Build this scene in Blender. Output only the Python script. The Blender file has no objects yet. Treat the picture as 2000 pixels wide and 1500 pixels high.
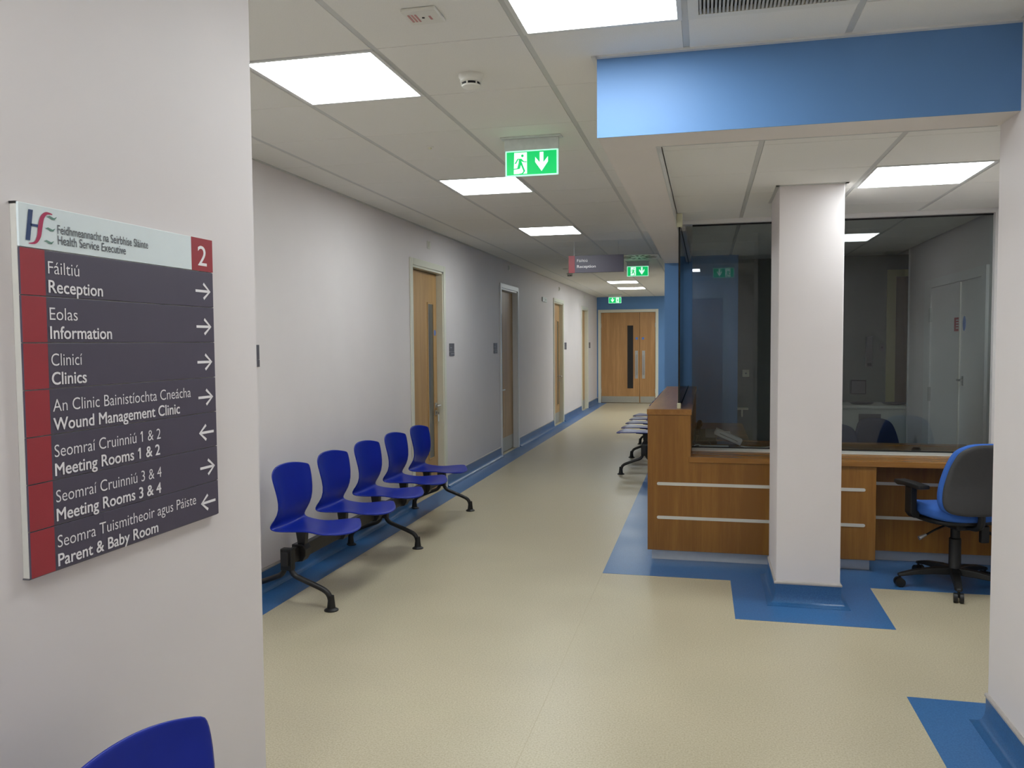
import bpy, bmesh, math, random
from mathutils import Vector, Matrix
random.seed(7)
sc = bpy.context.scene
COL = sc.collection

# ------------------------------------------------------------------ camera, world, exposure
CAM_H = 1.492
yaw, pitch, roll = math.radians(13.3297), math.radians(-2.8660), math.radians(-0.43603)
fwd = Vector((-math.sin(yaw)*math.cos(pitch), math.cos(yaw)*math.cos(pitch), math.sin(pitch)))
right = Vector((math.cos(yaw), math.sin(yaw), 0))
up = right.cross(fwd)
r2 = right*math.cos(roll) + up*math.sin(roll)
u2 = -right*math.sin(roll) + up*math.cos(roll)
cam = bpy.data.cameras.new('camera')
cam.sensor_width = 36.0; cam.sensor_fit = 'HORIZONTAL'
cam.lens = 1603.23/2000*36.0
cam.clip_start = 0.02
camo = bpy.data.objects.new('camera', cam); COL.objects.link(camo)
m3 = Matrix((r2, u2, -fwd)).transposed()
camo.matrix_world = Matrix.Translation((0, 0, CAM_H)) @ m3.to_4x4()
sc.camera = camo

world = bpy.data.worlds.new('world'); sc.world = world
world.use_nodes = True
world.node_tree.nodes['Background'].inputs[0].default_value = (0.5, 0.55, 0.6, 1)
world.node_tree.nodes['Background'].inputs[1].default_value = 0.02

sc.view_settings.view_transform = 'Standard'
sc.view_settings.look = 'None'
sc.view_settings.gamma = 1.0
sc.view_settings.use_curve_mapping = False
sc.view_settings.exposure = 0.0
PANEL_LIGHT = 19.0          # ceiling panel luminaires

# ------------------------------------------------------------------ key dimensions (metres)
HC = 2.592      # corridor ceiling
HS = 2.285      # bulkhead soffit
HR = 2.350      # reception ceiling
XL = -2.62      # corridor left wall
XN = -1.218     # near wall with the directory
YN = 2.06       # its end
XR = 1.06       # near right wall
YR = 3.43       # its end
XB = -0.415     # bulkhead / corridor right wall
YB = 3.23       # bulkhead front
YE = 20.15      # end wall
YBACK = -2.15   # wall behind the photographer
XRR = 1.87      # reception right wall
YS = 8.5        # blue stub wall
YRB = 9.0       # reception back wall
PX, PY, X0, Y0 = 0.568, 0.5995, -0.077, 2.926   # ceiling grid

# ------------------------------------------------------------------ materials
def srgb(r, g, b):
    f = lambda c: c/12.92 if c <= 0.04045 else ((c+0.055)/1.055)**2.4
    return (f(r/255), f(g/255), f(b/255), 1)

def new_mat(name):
    m = bpy.data.materials.new(name); m.use_nodes = True
    return m, m.node_tree, m.node_tree.nodes['Principled BSDF']

def coords(nt, scale=(1, 1, 1)):
    tc = nt.nodes.new('ShaderNodeTexCoord'); mp = nt.nodes.new('ShaderNodeMapping')
    mp.inputs['Scale'].default_value = scale
    nt.links.new(tc.outputs['Object'], mp.inputs[0])
    return mp

def noise(nt, mp, scale, detail=3, rough=0.5):
    n = nt.nodes.new('ShaderNodeTexNoise')
    n.inputs['Scale'].default_value = scale; n.inputs['Detail'].default_value = detail
    n.inputs['Roughness'].default_value = rough
    nt.links.new(mp.outputs[0], n.inputs['Vector'])
    return n

def ramp(nt, fac, stops):
    r = nt.nodes.new('ShaderNodeValToRGB')
    e = r.color_ramp.elements
    while len(e) < len(stops): e.new(0.5)
    for i, (p, c) in enumerate(stops):
        e[i].position = p; e[i].color = c
    nt.links.new(fac, r.inputs[0])
    return r

def bump(nt, h, bsdf, strength, dist=0.001):
    b = nt.nodes.new('ShaderNodeBump'); b.inputs['Strength'].default_value = strength
    b.inputs['Distance'].default_value = dist
    nt.links.new(h, b.inputs['Height']); nt.links.new(b.outputs[0], bsdf.inputs['Normal'])

def mul(c, k): return (min(c[0]*k, 1), min(c[1]*k, 1), min(c[2]*k, 1), 1)

def plain(name, col, rough=0.5, metal=0.0, var=0.06, nscale=30, bmp=0.0, spec=0.5):
    m, nt, b = new_mat(name)
    mp = coords(nt); n = noise(nt, mp, nscale)
    r = ramp(nt, n.outputs['Fac'], [(0.3, mul(col, 1-var)), (0.7, mul(col, 1+var))])
    nt.links.new(r.outputs[0], b.inputs['Base Color'])
    b.inputs['Roughness'].default_value = rough; b.inputs['Metallic'].default_value = metal
    b.inputs['Specular IOR Level'].default_value = spec
    if bmp: 
        n2 = noise(nt, mp, nscale*8); bump(nt, n2.outputs['Fac'], b, bmp)
    return m

def wood(name, c1, c2, scale, rough=0.4):
    m, nt, b = new_mat(name)
    mp = coords(nt, scale)
    n1 = noise(nt, mp, 1.0, 6, 0.6)
    mp2 = coords(nt, (scale[0]*5, scale[1]*5, scale[2]*5)); n2 = noise(nt, mp2, 1.0, 4, 0.6)
    mx = nt.nodes.new('ShaderNodeMath'); mx.operation = 'MULTIPLY_ADD'
    nt.links.new(n2.outputs['Fac'], mx.inputs[0]); mx.inputs[1].default_value = 0.4
    nt.links.new(n1.outputs['Fac'], mx.inputs[2])
    r = ramp(nt, mx.outputs[0], [(0.5, c1), (0.62, mul(c1, 1.0)), (0.9, c2)])
    nt.links.new(r.outputs[0], b.inputs['Base Color'])
    b.inputs['Roughness'].default_value = rough
    bump(nt, n2.outputs['Fac'], b, 0.05)
    return m

def vinyl(name, c1, c2, c3, rough):
    m, nt, b = new_mat(name)
    mp = coords(nt)
    n1 = noise(nt, mp, 140, 2, 0.7); n2 = noise(nt, mp, 2.0, 3)
    r = ramp(nt, n1.outputs['Fac'], [(0.34, c1), (0.5, c2), (0.66, c3)])
    mx = nt.nodes.new('ShaderNodeMix'); mx.data_type = 'RGBA'; mx.blend_type = 'MULTIPLY'
    r2_ = ramp(nt, n2.outputs['Fac'], [(0.3, (0.93, 0.93, 0.93, 1)), (0.7, (1, 1, 1, 1))])
    mx.inputs[0].default_value = 1.0
    nt.links.new(r.outputs[0], mx.inputs[6]); nt.links.new(r2_.outputs[0], mx.inputs[7])
    nt.links.new(mx.outputs[2], b.inputs['Base Color'])
    rr = nt.nodes.new('ShaderNodeMapRange'); rr.inputs['To Min'].default_value = rough-0.05; rr.inputs['To Max'].default_value = rough+0.08
    nt.links.new(n2.outputs['Fac'], rr.inputs[0]); nt.links.new(rr.outputs[0], b.inputs['Roughness'])
    bump(nt, n1.outputs['Fac'], b, 0.03)
    return m

def emit(name, col, strength):
    m, nt, b = new_mat(name)
    mp = coords(nt); n = noise(nt, mp, 3.0)
    r = ramp(nt, n.outputs['Fac'], [(0.0, mul(col, 0.98)), (1.0, col)])
    nt.links.new(r.outputs[0], b.inputs['Emission Color']); nt.links.new(r.outputs[0], b.inputs['Base Color'])
    b.inputs['Emission Strength'].default_value = strength
    b.inputs['Roughness'].default_value = 0.4
    return m

def glass(name, tint, ior=1.5):
    m = bpy.data.materials.new(name); m.use_nodes = True
    nt = m.node_tree; nt.nodes.clear()
    out = nt.nodes.new('ShaderNodeOutputMaterial')
    tr = nt.nodes.new('ShaderNodeBsdfTransparent'); tr.inputs[0].default_value = tint
    gl = nt.nodes.new('ShaderNodeBsdfGlossy'); gl.inputs['Roughness'].default_value = 0.0
    gl.inputs[0].default_value = (1, 1, 1, 1)
    fr = nt.nodes.new('ShaderNodeFresnel'); fr.inputs[0].default_value = ior
    mx = nt.nodes.new('ShaderNodeMixShader')
    nt.links.new(fr.outputs[0], mx.inputs[0]); nt.links.new(tr.outputs[0], mx.inputs[1]); nt.links.new(gl.outputs[0], mx.inputs[2])
    nt.links.new(mx.outputs[0], out.inputs[0])
    return m

M = {}
M['wall'] = plain('wall paint', srgb(226, 219, 218), 0.55, var=0.012, nscale=4, bmp=0.08)
M['wall_office_shaded'] = plain('shaded office paint', srgb(104, 110, 106), 0.6, var=0.015, nscale=4)  # white wall darkened in its colour to give the unlit office's shade
M['wall_blue'] = plain('blue wall paint', srgb(97, 141, 194), 0.5, var=0.015, nscale=4, bmp=0.08)
M['tile'] = plain('mineral ceiling tile', srgb(236, 234, 227), 0.9, var=0.03, nscale=260, bmp=0.15)
M['rail'] = plain('grid rail', srgb(206, 206, 201), 0.5, var=0.01)
M['dark_void'] = plain('ceiling void', srgb(70, 70, 68), 0.9)
M['white_metal'] = plain('white metal', srgb(225, 225, 222), 0.35, var=0.01)
M['soffit'] = plain('soffit paint', srgb(230, 223, 216), 0.6, var=0.012, nscale=4, bmp=0.06)
M['floor'] = vinyl('cream vinyl', srgb(174, 163, 134), srgb(190, 179, 152), srgb(200, 191, 166), 0.34)
M['floor_blue'] = vinyl('blue vinyl', srgb(50, 99, 152), srgb(58, 108, 163), srgb(68, 118, 172), 0.3)
M['skirt'] = vinyl('blue skirting vinyl', srgb(40, 88, 138), srgb(47, 97, 148), srgb(56, 106, 156), 0.3)
M['seam'] = plain('vinyl weld', srgb(176, 164, 134), 0.35, var=0.03)
M['cap'] = plain('skirting cap', srgb(176, 170, 165), 0.45)
M['oak'] = wood('oak laminate', srgb(138, 91, 36), srgb(160, 111, 48), (14, 14, 0.9), 0.38)
M['oak_top'] = wood('oak laminate top', srgb(148, 100, 48), srgb(174, 124, 66), (14, 1.2, 14), 0.28)
M['oak_work'] = wood('oak laminate worktop', srgb(150, 102, 48), srgb(176, 126, 66), (1.2, 14, 14), 0.25)
M['door_wood'] = wood('door veneer', srgb(176, 138, 88), srgb(196, 158, 106), (11, 11, 0.7), 0.4)
M['door_wood_end'] = wood('end door veneer', srgb(176, 130, 80), srgb(198, 150, 98), (11, 11, 0.7), 0.4)
M['frame'] = plain('frame gloss paint', srgb(224, 222, 206), 0.3, var=0.01)
M['frame_white'] = plain('white frame', srgb(226, 224, 222), 0.35, var=0.01)
M['steel'] = plain('brushed steel', srgb(190, 190, 188), 0.35, 0.9, var=0.04, nscale=60)
M['kick'] = plain('kick plate steel', srgb(178, 176, 166), 0.45, 0.6, var=0.04, nscale=40)
M['plinth'] = plain('aluminium plinth', srgb(205, 208, 212), 0.35, 0.35, var=0.02)
M['strip'] = plain('silver strip', srgb(222, 220, 212), 0.35, 0.2, var=0.01)
M['blue_plastic'] = plain('blue moulded plastic', srgb(12, 36, 142), 0.36, var=0.03, bmp=0.03, spec=0.28)
M['black_metal'] = plain('black powder coat', srgb(28, 26, 27), 0.45, var=0.05)
M['black'] = plain('black plastic', srgb(16, 16, 17), 0.5, var=0.05)
M['gasket'] = plain('black gasket', srgb(12, 12, 13), 0.6)
M['sign_dark'] = plain('sign aubergine', srgb(78, 72, 88), 0.42, var=0.02)
M['sign_red'] = plain('sign red', srgb(158, 46, 56), 0.42, var=0.02)
M['sign_white'] = plain('sign white', srgb(226, 236, 238), 0.35, var=0.01)
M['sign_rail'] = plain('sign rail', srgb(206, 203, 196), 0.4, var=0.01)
M['letter'] = plain('white lettering', srgb(244, 240, 242), 0.5, var=0.01)
M['letter_grey'] = plain('grey lettering', srgb(92, 94, 100), 0.5, var=0.01)
M['logo_blue'] = plain('logo navy', srgb(44, 66, 112), 0.5)
M['logo_red'] = plain('logo crimson', srgb(176, 44, 86), 0.5)
M['logo_green'] = plain('logo green', srgb(104, 140, 128), 0.5)
M['lamp'] = emit('luminaire diffuser', (0.92, 0.985, 1.0, 1), PANEL_LIGHT)
M['exit_green'] = emit('exit green', srgb(0, 186, 96), 0.95)
M['exit_white'] = emit('exit white', srgb(226, 255, 244), 0.95)
M['exit_rim'] = emit('exit rim', srgb(190, 255, 228), 0.8)
M['housing'] = plain('grey housing', srgb(216, 221, 218), 0.4)
M['white_plastic'] = plain('white plastic', srgb(228, 226, 216), 0.4, var=0.01)
M['faint_red'] = plain('faded red print', srgb(196, 140, 138), 0.5)
M['room_print'] = plain('grey print', srgb(150, 150, 155), 0.5)
M['red'] = plain('red print', srgb(170, 40, 50), 0.5)
M['disc_blue'] = plain('blue disc', srgb(90, 130, 205), 0.4)
M['room_sign'] = plain('room sign grey', srgb(96, 94, 101), 0.45)
M['glass_front'] = glass('front glazing', (0.87, 0.90, 0.90, 1), 1.47)
M['glass_side'] = glass('side glazing', (0.90, 0.94, 0.94, 1), 1.5)
M['glass_dark'] = plain('wired glass dark', srgb(46, 44, 44), 0.12, var=0.03)
M['glass_grey'] = plain('wired glass grey', srgb(96, 92, 82), 0.15, var=0.05)
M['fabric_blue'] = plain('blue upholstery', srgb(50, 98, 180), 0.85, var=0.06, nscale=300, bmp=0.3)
M['fabric_blue_shaded'] = plain('shaded blue upholstery', srgb(44, 54, 84), 0.85, var=0.06, nscale=300)  # darker blue upholstery, dimness behind the glass put into the colour
M['fabric_grey'] = plain('grey chair shell', srgb(60, 60, 61), 0.7, var=0.04)
M['paper'] = plain('paper', srgb(222, 224, 224), 0.6, var=0.01)
M['cream'] = plain('cream plastic', srgb(222, 220, 190), 0.45, var=0.01)
M['device'] = plain('pale grey device', srgb(198, 200, 206), 0.4, var=0.01)
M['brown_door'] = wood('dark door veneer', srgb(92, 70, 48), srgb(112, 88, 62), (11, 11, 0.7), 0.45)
M['yellow_frame'] = plain('pale yellow frame', srgb(186, 180, 130), 0.4, var=0.01)
M['cupboard'] = plain('white cupboard', srgb(205, 207, 200), 0.45, var=0.01)
M['grille'] = plain('grille slat', srgb(190, 188, 178), 0.4)

# ------------------------------------------------------------------ helpers
def bx(bm, x0, x1, y0, y1, z0, z1):
    v = [bm.verts.new(p) for p in ((x0,y0,z0),(x1,y0,z0),(x1,y1,z0),(x0,y1,z0),(x0,y0,z1),(x1,y0,z1),(x1,y1,z1),(x0,y1,z1))]
    for f in ((3,2,1,0),(4,5,6,7),(0,1,5,4),(1,2,6,5),(2,3,7,6),(3,0,4,7)):
        bm.faces.new([v[i] for i in f])

def box_bm(*boxes):
    bm = bmesh.new()
    for b in boxes: bx(bm, *b)
    return bm

def prism(bm, pts, axis, a, b):
    """polygon pts (2D) extruded along axis between a and b. axis x: pts are (y,z); y: (x,z); z: (x,y)"""
    def P(p, t):
        return (t, p[0], p[1]) if axis == 'x' else (p[0], t, p[1]) if axis == 'y' else (p[0], p[1], t)
    v0 = [bm.verts.new(P(p, a)) for p in pts]; v1 = [bm.verts.new(P(p, b)) for p in pts]
    n = len(pts)
    bm.faces.new(v0); bm.faces.new(v1[::-1])
    for i in range(n):
        bm.faces.new((v0[i], v1[i], v1[(i+1) % n], v0[(i+1) % n]))

def tube(bm, pts, rad, n=10, cap=True):
    pts = [Vector(p) for p in pts]
    rads = rad if isinstance(rad, (list, tuple)) else [rad]*len(pts)
    rings = []; prev = None
    for i, p in enumerate(pts):
        t = (pts[min(i+1, len(pts)-1)] - pts[max(i-1, 0)]).normalized()
        if prev is None:
            a = Vector((0, 0, 1)) if abs(t.z) < 0.9 else Vector((0, 1, 0))
            u = t.cross(a).normalized()
        else:
            u = (prev - t*prev.dot(t)).normalized()
        prev = u; w = t.cross(u)
        rings.append([bm.verts.new(p + (u*math.cos(2*math.pi*k/n) + w*math.sin(2*math.pi*k/n))*rads[i]) for k in range(n)])
    for a, b in zip(rings, rings[1:]):
        for k in range(n):
            bm.faces.new((a[k], a[(k+1) % n], b[(k+1) % n], b[k]))
    if cap:
        bm.faces.new(rings[0][::-1]); bm.faces.new(rings[-1])

def smooth_path(pts, per=4):
    out = []
    P = [Vector(p) for p in pts]
    for i in range(len(P)-1):
        p0, p1, p2, p3 = P[max(i-1, 0)], P[i], P[i+1], P[min(i+2, len(P)-1)]
        for k in range(per):
            t = k/per
            out.append(0.5*((2*p1) + (p2-p0)*t + (2*p0-5*p1+4*p2-p3)*t*t + (-p0+3*p1-3*p2+p3)*t**3))
    out.append(P[-1])
    return out

def lathe(bm, prof, cx, cy, n=24):
    """profile list of (r,z)"""
    rings = []
    for r, zz in prof:
        if r < 1e-6: rings.append([bm.verts.new((cx, cy, zz))])
        else: rings.append([bm.verts.new((cx+r*math.cos(2*math.pi*k/n), cy+r*math.sin(2*math.pi*k/n), zz)) for k in range(n)])
    for a, b in zip(rings, rings[1:]):
        for k in range(n):
            va = [a[k % len(a)], a[(k+1) % len(a)]] if len(a) > 1 else [a[0]]
            vb = [b[k % len(b)], b[(k+1) % len(b)]] if len(b) > 1 else [b[0]]
            f = va + vb[::-1]
            if len(f) >= 3: bm.faces.new(f)
    if len(rings[0]) > 1: bm.faces.new(rings[0][::-1])
    if len(rings[-1]) > 1: bm.faces.new(rings[-1])

def fin(bm):
    bmesh.ops.recalc_face_normals(bm, faces=bm.faces[:])

def to_mesh(name, bm, mat, smooth=False, bevel=0.0, angle=40):
    fin(bm)
    if bevel:
        bmesh.ops.bevel(bm, geom=[e for e in bm.edges if e.is_manifold and e.calc_face_angle(0) > 0.5], offset=bevel, segments=2, affect='EDGES', profile=0.5)
    me = bpy.data.meshes.new(name); bm.to_mesh(me); bm.free()
    me.materials.append(M[mat])
    if smooth:
        for p in me.polygons: p.use_smooth = True
        me.set_sharp_from_angle(angle=math.radians(angle))
    return me

def link(name, me, parent=None, loc=(0, 0, 0)):
    o = bpy.data.objects.new(name, me); COL.objects.link(o)
    o.location = loc
    if parent is not None: o.parent = parent
    return o

def rootloc(o):
    v = Vector((0, 0, 0))
    while o is not None:
        v = v + o.location; o = o.parent
    return v

def part(name, bm, mat, parent, smooth=False, bevel=0.0, label=None, angle=40):
    """bm in world coordinates; becomes a child of parent"""
    L = rootloc(parent)
    bmesh.ops.translate(bm, verts=bm.verts[:], vec=-L)
    o = link(name, to_mesh(name, bm, mat, smooth, bevel, angle), parent)
    if label: o['label'] = label
    return o

def tag(o, label, cat, group=None):
    o['label'] = label; o['category'] = cat
    if group: o['group'] = group
    return o

def thing(name, loc, label, cat, group=None):
    o = bpy.data.objects.new(name, None); COL.objects.link(o); o.location = loc
    o.empty_display_size = 0.05
    return tag(o, label, cat, group)

def struct(name, bm, mat, label=None, bevel=0.0, smooth=False):
    o = link(name, to_mesh(name, bm, mat, smooth, bevel)); o['kind'] = 'structure'
    if label: o['label'] = label
    return o

def struct_empty(name, loc, label):
    o = bpy.data.objects.new(name, None); COL.objects.link(o); o.location = loc
    o['kind'] = 'structure'; o['label'] = label
    return o

def single(name, bm, mat, loc, label, cat, group=None, smooth=False, bevel=0.0):
    bmesh.ops.translate(bm, verts=bm.verts[:], vec=-Vector(loc))
    o = link(name, to_mesh(name, bm, mat, smooth, bevel), None, loc)
    return tag(o, label, cat, group)

def copy_tree(o, parent=None):
    c = o.copy(); COL.objects.link(c); c.parent = parent
    for ch in list(o.children): copy_tree(ch, c)
    return c

def ribbon(bm, pts, widths, zf, basis):
    """flat ribbon along 2D pts, mapped by basis(u,v)"""
    n = len(pts)
    ws = widths if isinstance(widths, (list, tuple)) else [widths]*n
    L, R = [], []
    for i in range(n):
        a = Vector(pts[max(i-1, 0)]); b = Vector(pts[min(i+1, n-1)])
        t = (b-a).normalized(); nn = Vector((-t.y, t.x))
        p = Vector(pts[i])
        L.append(bm.verts.new(basis(*(p+nn*ws[i]/2)))); R.append(bm.verts.new(basis(*(p-nn*ws[i]/2))))
    for i in range(n-1):
        bm.faces.new((R[i], R[i+1], L[i+1], L[i]))

def poly(bm, pts, basis):
    bm.faces.new([bm.verts.new(basis(*p)) for p in pts])

def disc(bm, c, r, basis, n=20):
    bm.faces.new([bm.verts.new(basis(c[0]+r*math.cos(2*math.pi*k/n), c[1]+r*math.sin(2*math.pi*k/n))) for k in range(n)])

# ---- text
_tc = {}
def text_raw(body, off):
    key = (body, off)
    if key in _tc: return _tc[key]
    cu = bpy.data.curves.new('lettering_curve', 'FONT'); cu.body = body; cu.size = 1.0; cu.offset = off; cu.resolution_u = 4
    o = bpy.data.objects.new('lettering_curve', cu); COL.objects.link(o)
    dg = bpy.context.evaluated_depsgraph_get(); dg.update()
    me = bpy.data.meshes.new_from_object(o.evaluated_get(dg))
    vs = [tuple(v.co) for v in me.vertices]; fs = [tuple(p.vertices) for p in me.polygons]
    bpy.data.objects.remove(o); bpy.data.curves.remove(cu); bpy.data.meshes.remove(me)
    _tc[key] = (vs, fs)
    return _tc[key]

def lettering(body, width, cap, basis, off=0.0):
    """mesh of a line of text whose left end is u=0 and baseline v=0, `width` long, cap height `cap`"""
    H = max(v[1] for v in text_raw('H', 0.0)[0])
    bold = off > 0.01
    raw_off = 0.0 if bold else off
    vs, fs = text_raw(body, raw_off)
    x0 = min(v[0] for v in vs); x1 = max(v[0] for v in vs)
    sx = width/(x1-x0); sy = cap/H
    o0 = Vector(basis(0, 0)); nrm = (Vector(basis(1, 0))-o0).cross(Vector(basis(0, 1))-o0).normalized()
    bm = bmesh.new()
    shifts = [(0, 0), (0.017, 0), (-0.017, 0), (0.012, 0.010), (-0.012, 0.010), (0.012, -0.010), (-0.012, -0.010)] if bold else [(0, 0)]
    for li, (dx, dy) in enumerate(shifts):      # bold: thickened strokes
        bv = [bm.verts.new(Vector(basis((v[0]-x0+dx)*sx, (v[1]+dy)*sy))+nrm*(0.00006*li)) for v in vs]
        for f in fs:
            try: bm.faces.new([bv[i] for i in f])
            except ValueError: pass
    if ' 1 ' in body:      # the numeral has a flag like the photo's
        q = text_raw(body[:body.index(' 1 ')+2], raw_off)[0]; w1 = [v[0] for v in text_raw('1', raw_off)[0]]
        xr = max(v[0] for v in q); xl = xr-(max(w1)-min(w1))
        k_ = 0.09 if bold else 0.06
        bm.faces.new([bm.verts.new(basis((a-x0)*sx, b*sy)) for a, b in ((xl-0.13, H-0.15-k_), (xl+0.01, H-0.06-k_), (xl+0.01, H), (xl-0.02, H), (xl-0.13, H-0.13))])
    return bm

def flat_part(name, bm, mat, parent, label=None):
    L = rootloc(parent)
    bmesh.ops.translate(bm, verts=bm.verts[:], vec=-L)
    me = bpy.data.meshes.new(name); bm.to_mesh(me); bm.free(); me.materials.append(M[mat])
    o = link(name, me, parent)
    if label: o['label'] = label
    return o

# ---- swept skirting
SK = [(0, 0), (0.05, 0), (0.05, 0.003), (0.03, 0.010), (0.016, 0.024), (0.009, 0.045), (0.006, 0.07), (0.006, 0.118), (0, 0.118)]
def sweep(bm, path, prof, closed=False):
    """path: 2D points; wall is on the left hand, profile offset goes to the right"""
    n = len(path); P = [Vector(p) for p in path]
    rings = []
    for i in range(n):
        if closed: a, b = P[i-1], P[(i+1) % n]
        else: a, b = (P[i-1] if i else None), (P[i+1] if i < n-1 else None)
        d1 = (P[i]-a).normalized() if a is not None else None
        d2 = (b-P[i]).normalized() if b is not None else None
        n1 = Vector((d1.y, -d1.x)) if d1 is not None else None
        n2 = Vector((d2.y, -d2.x)) if d2 is not None else None
        if n1 is None: mt = n2
        elif n2 is None: mt = n1
        else:
            s = (n1+n2); mt = s/ (1+n1.dot(n2))
        rings.append([bm.verts.new((P[i].x+mt.x*o, P[i].y+mt.y*o, zz)) for o, zz in prof])
    m = len(prof)
    rng = range(n) if closed else range(n-1)
    for i in rng:
        a, b = rings[i], rings[(i+1) % n]
        for k in range(m):
            bm.faces.new((a[k], a[(k+1) % m], b[(k+1) % m], b[k]))
    if not closed:
        bm.faces.new(rings[0]); bm.faces.new(rings[-1][::-1])
CAPP = [(0, 0.118), (0.010, 0.118), (0.010, 0.126), (0.006, 0.132), (0, 0.132)]
def skirting(name, paths, closed=False, label=None):
    bm = bmesh.new(); bc = bmesh.new()
    for p in paths:
        sweep(bm, p, SK, closed); sweep(bc, p, CAPP, closed)
    o = struct(name, bm, 'skirt', label, smooth=True)
    part('skirting_cap', bc, 'cap', o)
    return o

# ------------------------------------------------------------------ floor
floor = struct('floor', box_bm((XL-0.2, 2.4, YBACK-0.1, YE+0.2, -0.1, 0.0)), 'floor', 'cream speckled vinyl floor with blue vinyl borders')
def border(pts):
    bm = bmesh.new(); prism(bm, pts, 'z', 0.0, 0.0012); return part('blue_border', bm, 'floor_blue', floor)
border([(XL, YN), (-2.38, YN), (-2.38, YE), (XL, YE)])
border([(-0.648, 5.235), (0.152, 5.235), (0.157, 4.503), (0.958, 4.503), (0.966, 5.24), (2.3, 5.24), (2.3, YS), (XB, YS), (XB, YE), (-0.648, YE)])
border([(0.822, YBACK), (XR, YBACK), (XR, YR), (1.9, YR), (1.9, 3.653), (0.822, 3.653)])
border([(XN, YBACK), (-0.98, YBACK), (-0.98, YN+0.24), (-2.38, YN+0.24), (-2.38, YN), (XN, YN)])
part('vinyl_seam', box_bm((-0.6505, -0.6475, YBACK, 5.235, 0.0, 0.0006)), 'seam', floor)

# ------------------------------------------------------------------ walls
DOORS = [(7.12, 8.02), (10.46, 11.40), (14.30, 15.22), (17.62, 18.50)]   # openings in the left wall
DH = 2.215
bm = bmesh.new()
ys = [YN-0.2] + [v for d in DOORS for v in d] + [YE+0.2]
for i in range(0, len(ys), 2): bx(bm, XL-0.2, XL, ys[i], ys[i+1], 0, 2.75)
for a, b in DOORS: bx(bm, XL-0.2, XL, a, b, DH, 2.75)
wl = struct('wall_left', bm, 'wall', 'off-white corridor wall with four doors')
struct('wall_near_left', box_bm((XL-0.2, XN, YBACK-0.2, YN, 0, 2.75)), 'wall', 'off-white wall that carries the directory sign')
struct('wall_near_right', box_bm((XR, 2.4, YBACK-0.2, YR, 0, 2.75)), 'wall', 'off-white wall along the right edge')
# end wall with a doorway
EX0, EX1 = -2.52, -1.20
struct('wall_end', box_bm((XL-0.2, EX0, YE, YE+0.2, 0, 2.75), (EX1, 2.4, YE, YE+0.2, 0, 2.75), (EX0, EX1, YE, YE+0.2, DH, 2.75)), 'wall_blue', 'blue wall at the far end of the corridor')
struct('wall_reception_blue', box_bm((XB, 0.305, YS, 12.6, 0, 2.75)), 'wall_blue', 'blue wall stub behind the reception counter')
struct('wall_reception_right', box_bm((XRR, 2.4, YR, 8.45, 0, 2.75)), 'wall', 'white wall on the right inside the reception office')
struct('wall_reception_back', box_bm((0.305, 2.9, YRB, YRB+0.2, 0, 2.75), (2.7, 2.9, 8.45, YRB, 0, 2.75)), 'wall_office_shaded', 'white back wall of the dark reception office')
struct('wall_added_alcove', box_bm((XB, 2.4, 12.55, 12.75, 0, 2.75), (2.2, 2.4, 12.75, YE+0.2, 0, 2.75)), 'wall', 'walls of an added, unseen side space near the far doors')  # unseen alcove, added to hold lights that brighten the far corridor
# wall behind the photographer, with a doorway seen reflected in the glazing
BX0, BX1 = -0.66, 0.27
struct('wall_back', box_bm((XN-0.2, BX0, YBACK-0.2, YBACK, 0, 2.75), (BX1, XR+0.2, YBACK-0.2, YBACK, 0, 2.75), (BX0, BX1, YBACK-0.2, YBACK, DH, 2.75)), 'wall', 'off-white wall behind the viewpoint')

# column
colo = struct('column', box_bm((0.39, 0.732, 4.82, 5.365, 0.0, HR+0.02)), 'wall', 'square white column in front of the reception desk', bevel=0.004)
bm = bmesh.new(); sweep(bm, [(0.39, 4.82), (0.39, 5.365), (0.732, 5.365), (0.732, 4.82)][::-1], SK, True); part('coved_skirting', bm, 'skirt', colo, smooth=True)
bm = bmesh.new(); sweep(bm, [(0.39, 4.82), (0.39, 5.365), (0.732, 5.365), (0.732, 4.82)][::-1], CAPP, True); part('skirting_cap', bm, 'cap', colo)
part('ceiling_collar', box_bm((0.372, 0.39, 4.80, 5.385, HR-0.004, HR+0.004), (0.732, 0.75, 4.80, 5.385, HR-0.004, HR+0.004), (0.372, 0.75, 4.80, 4.82, HR-0.004, HR+0.004), (0.372, 0.75, 5.365, 5.385, HR-0.004, HR+0.004)), 'rail', colo)

# skirtings
segs = [YN] + [v for d in DOORS for v in (d[0]-0.065, d[1]+0.065)] + [YE]
skirting('baseboard_left', [[(XL, segs[i]), (XL, segs[i+1])] for i in range(0, len(segs), 2)], label='blue coved skirting along the corridor wall')
skirting('baseboard_near_left', [[(XN, YBACK), (XN, YN), (XL, YN)]][::1], label='blue coved skirting under the directory sign')
skirting('baseboard_right', [[(XRR, 5.85), (XRR, YR), (XR, YR), (XR, YBACK)]], label='blue coved skirting along the near right wall')
skirting('baseboard_end', [[(XL, YE), (EX0-0.07, YE)], [(EX1+0.07, YE), (2.2, YE)]], label='blue coved skirting along the far blue wall')
skirting('baseboard_corridor_right', [[(XB, 12.75), (XB, YS+0.02)]], label='blue coved skirting along the right corridor wall')

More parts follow.
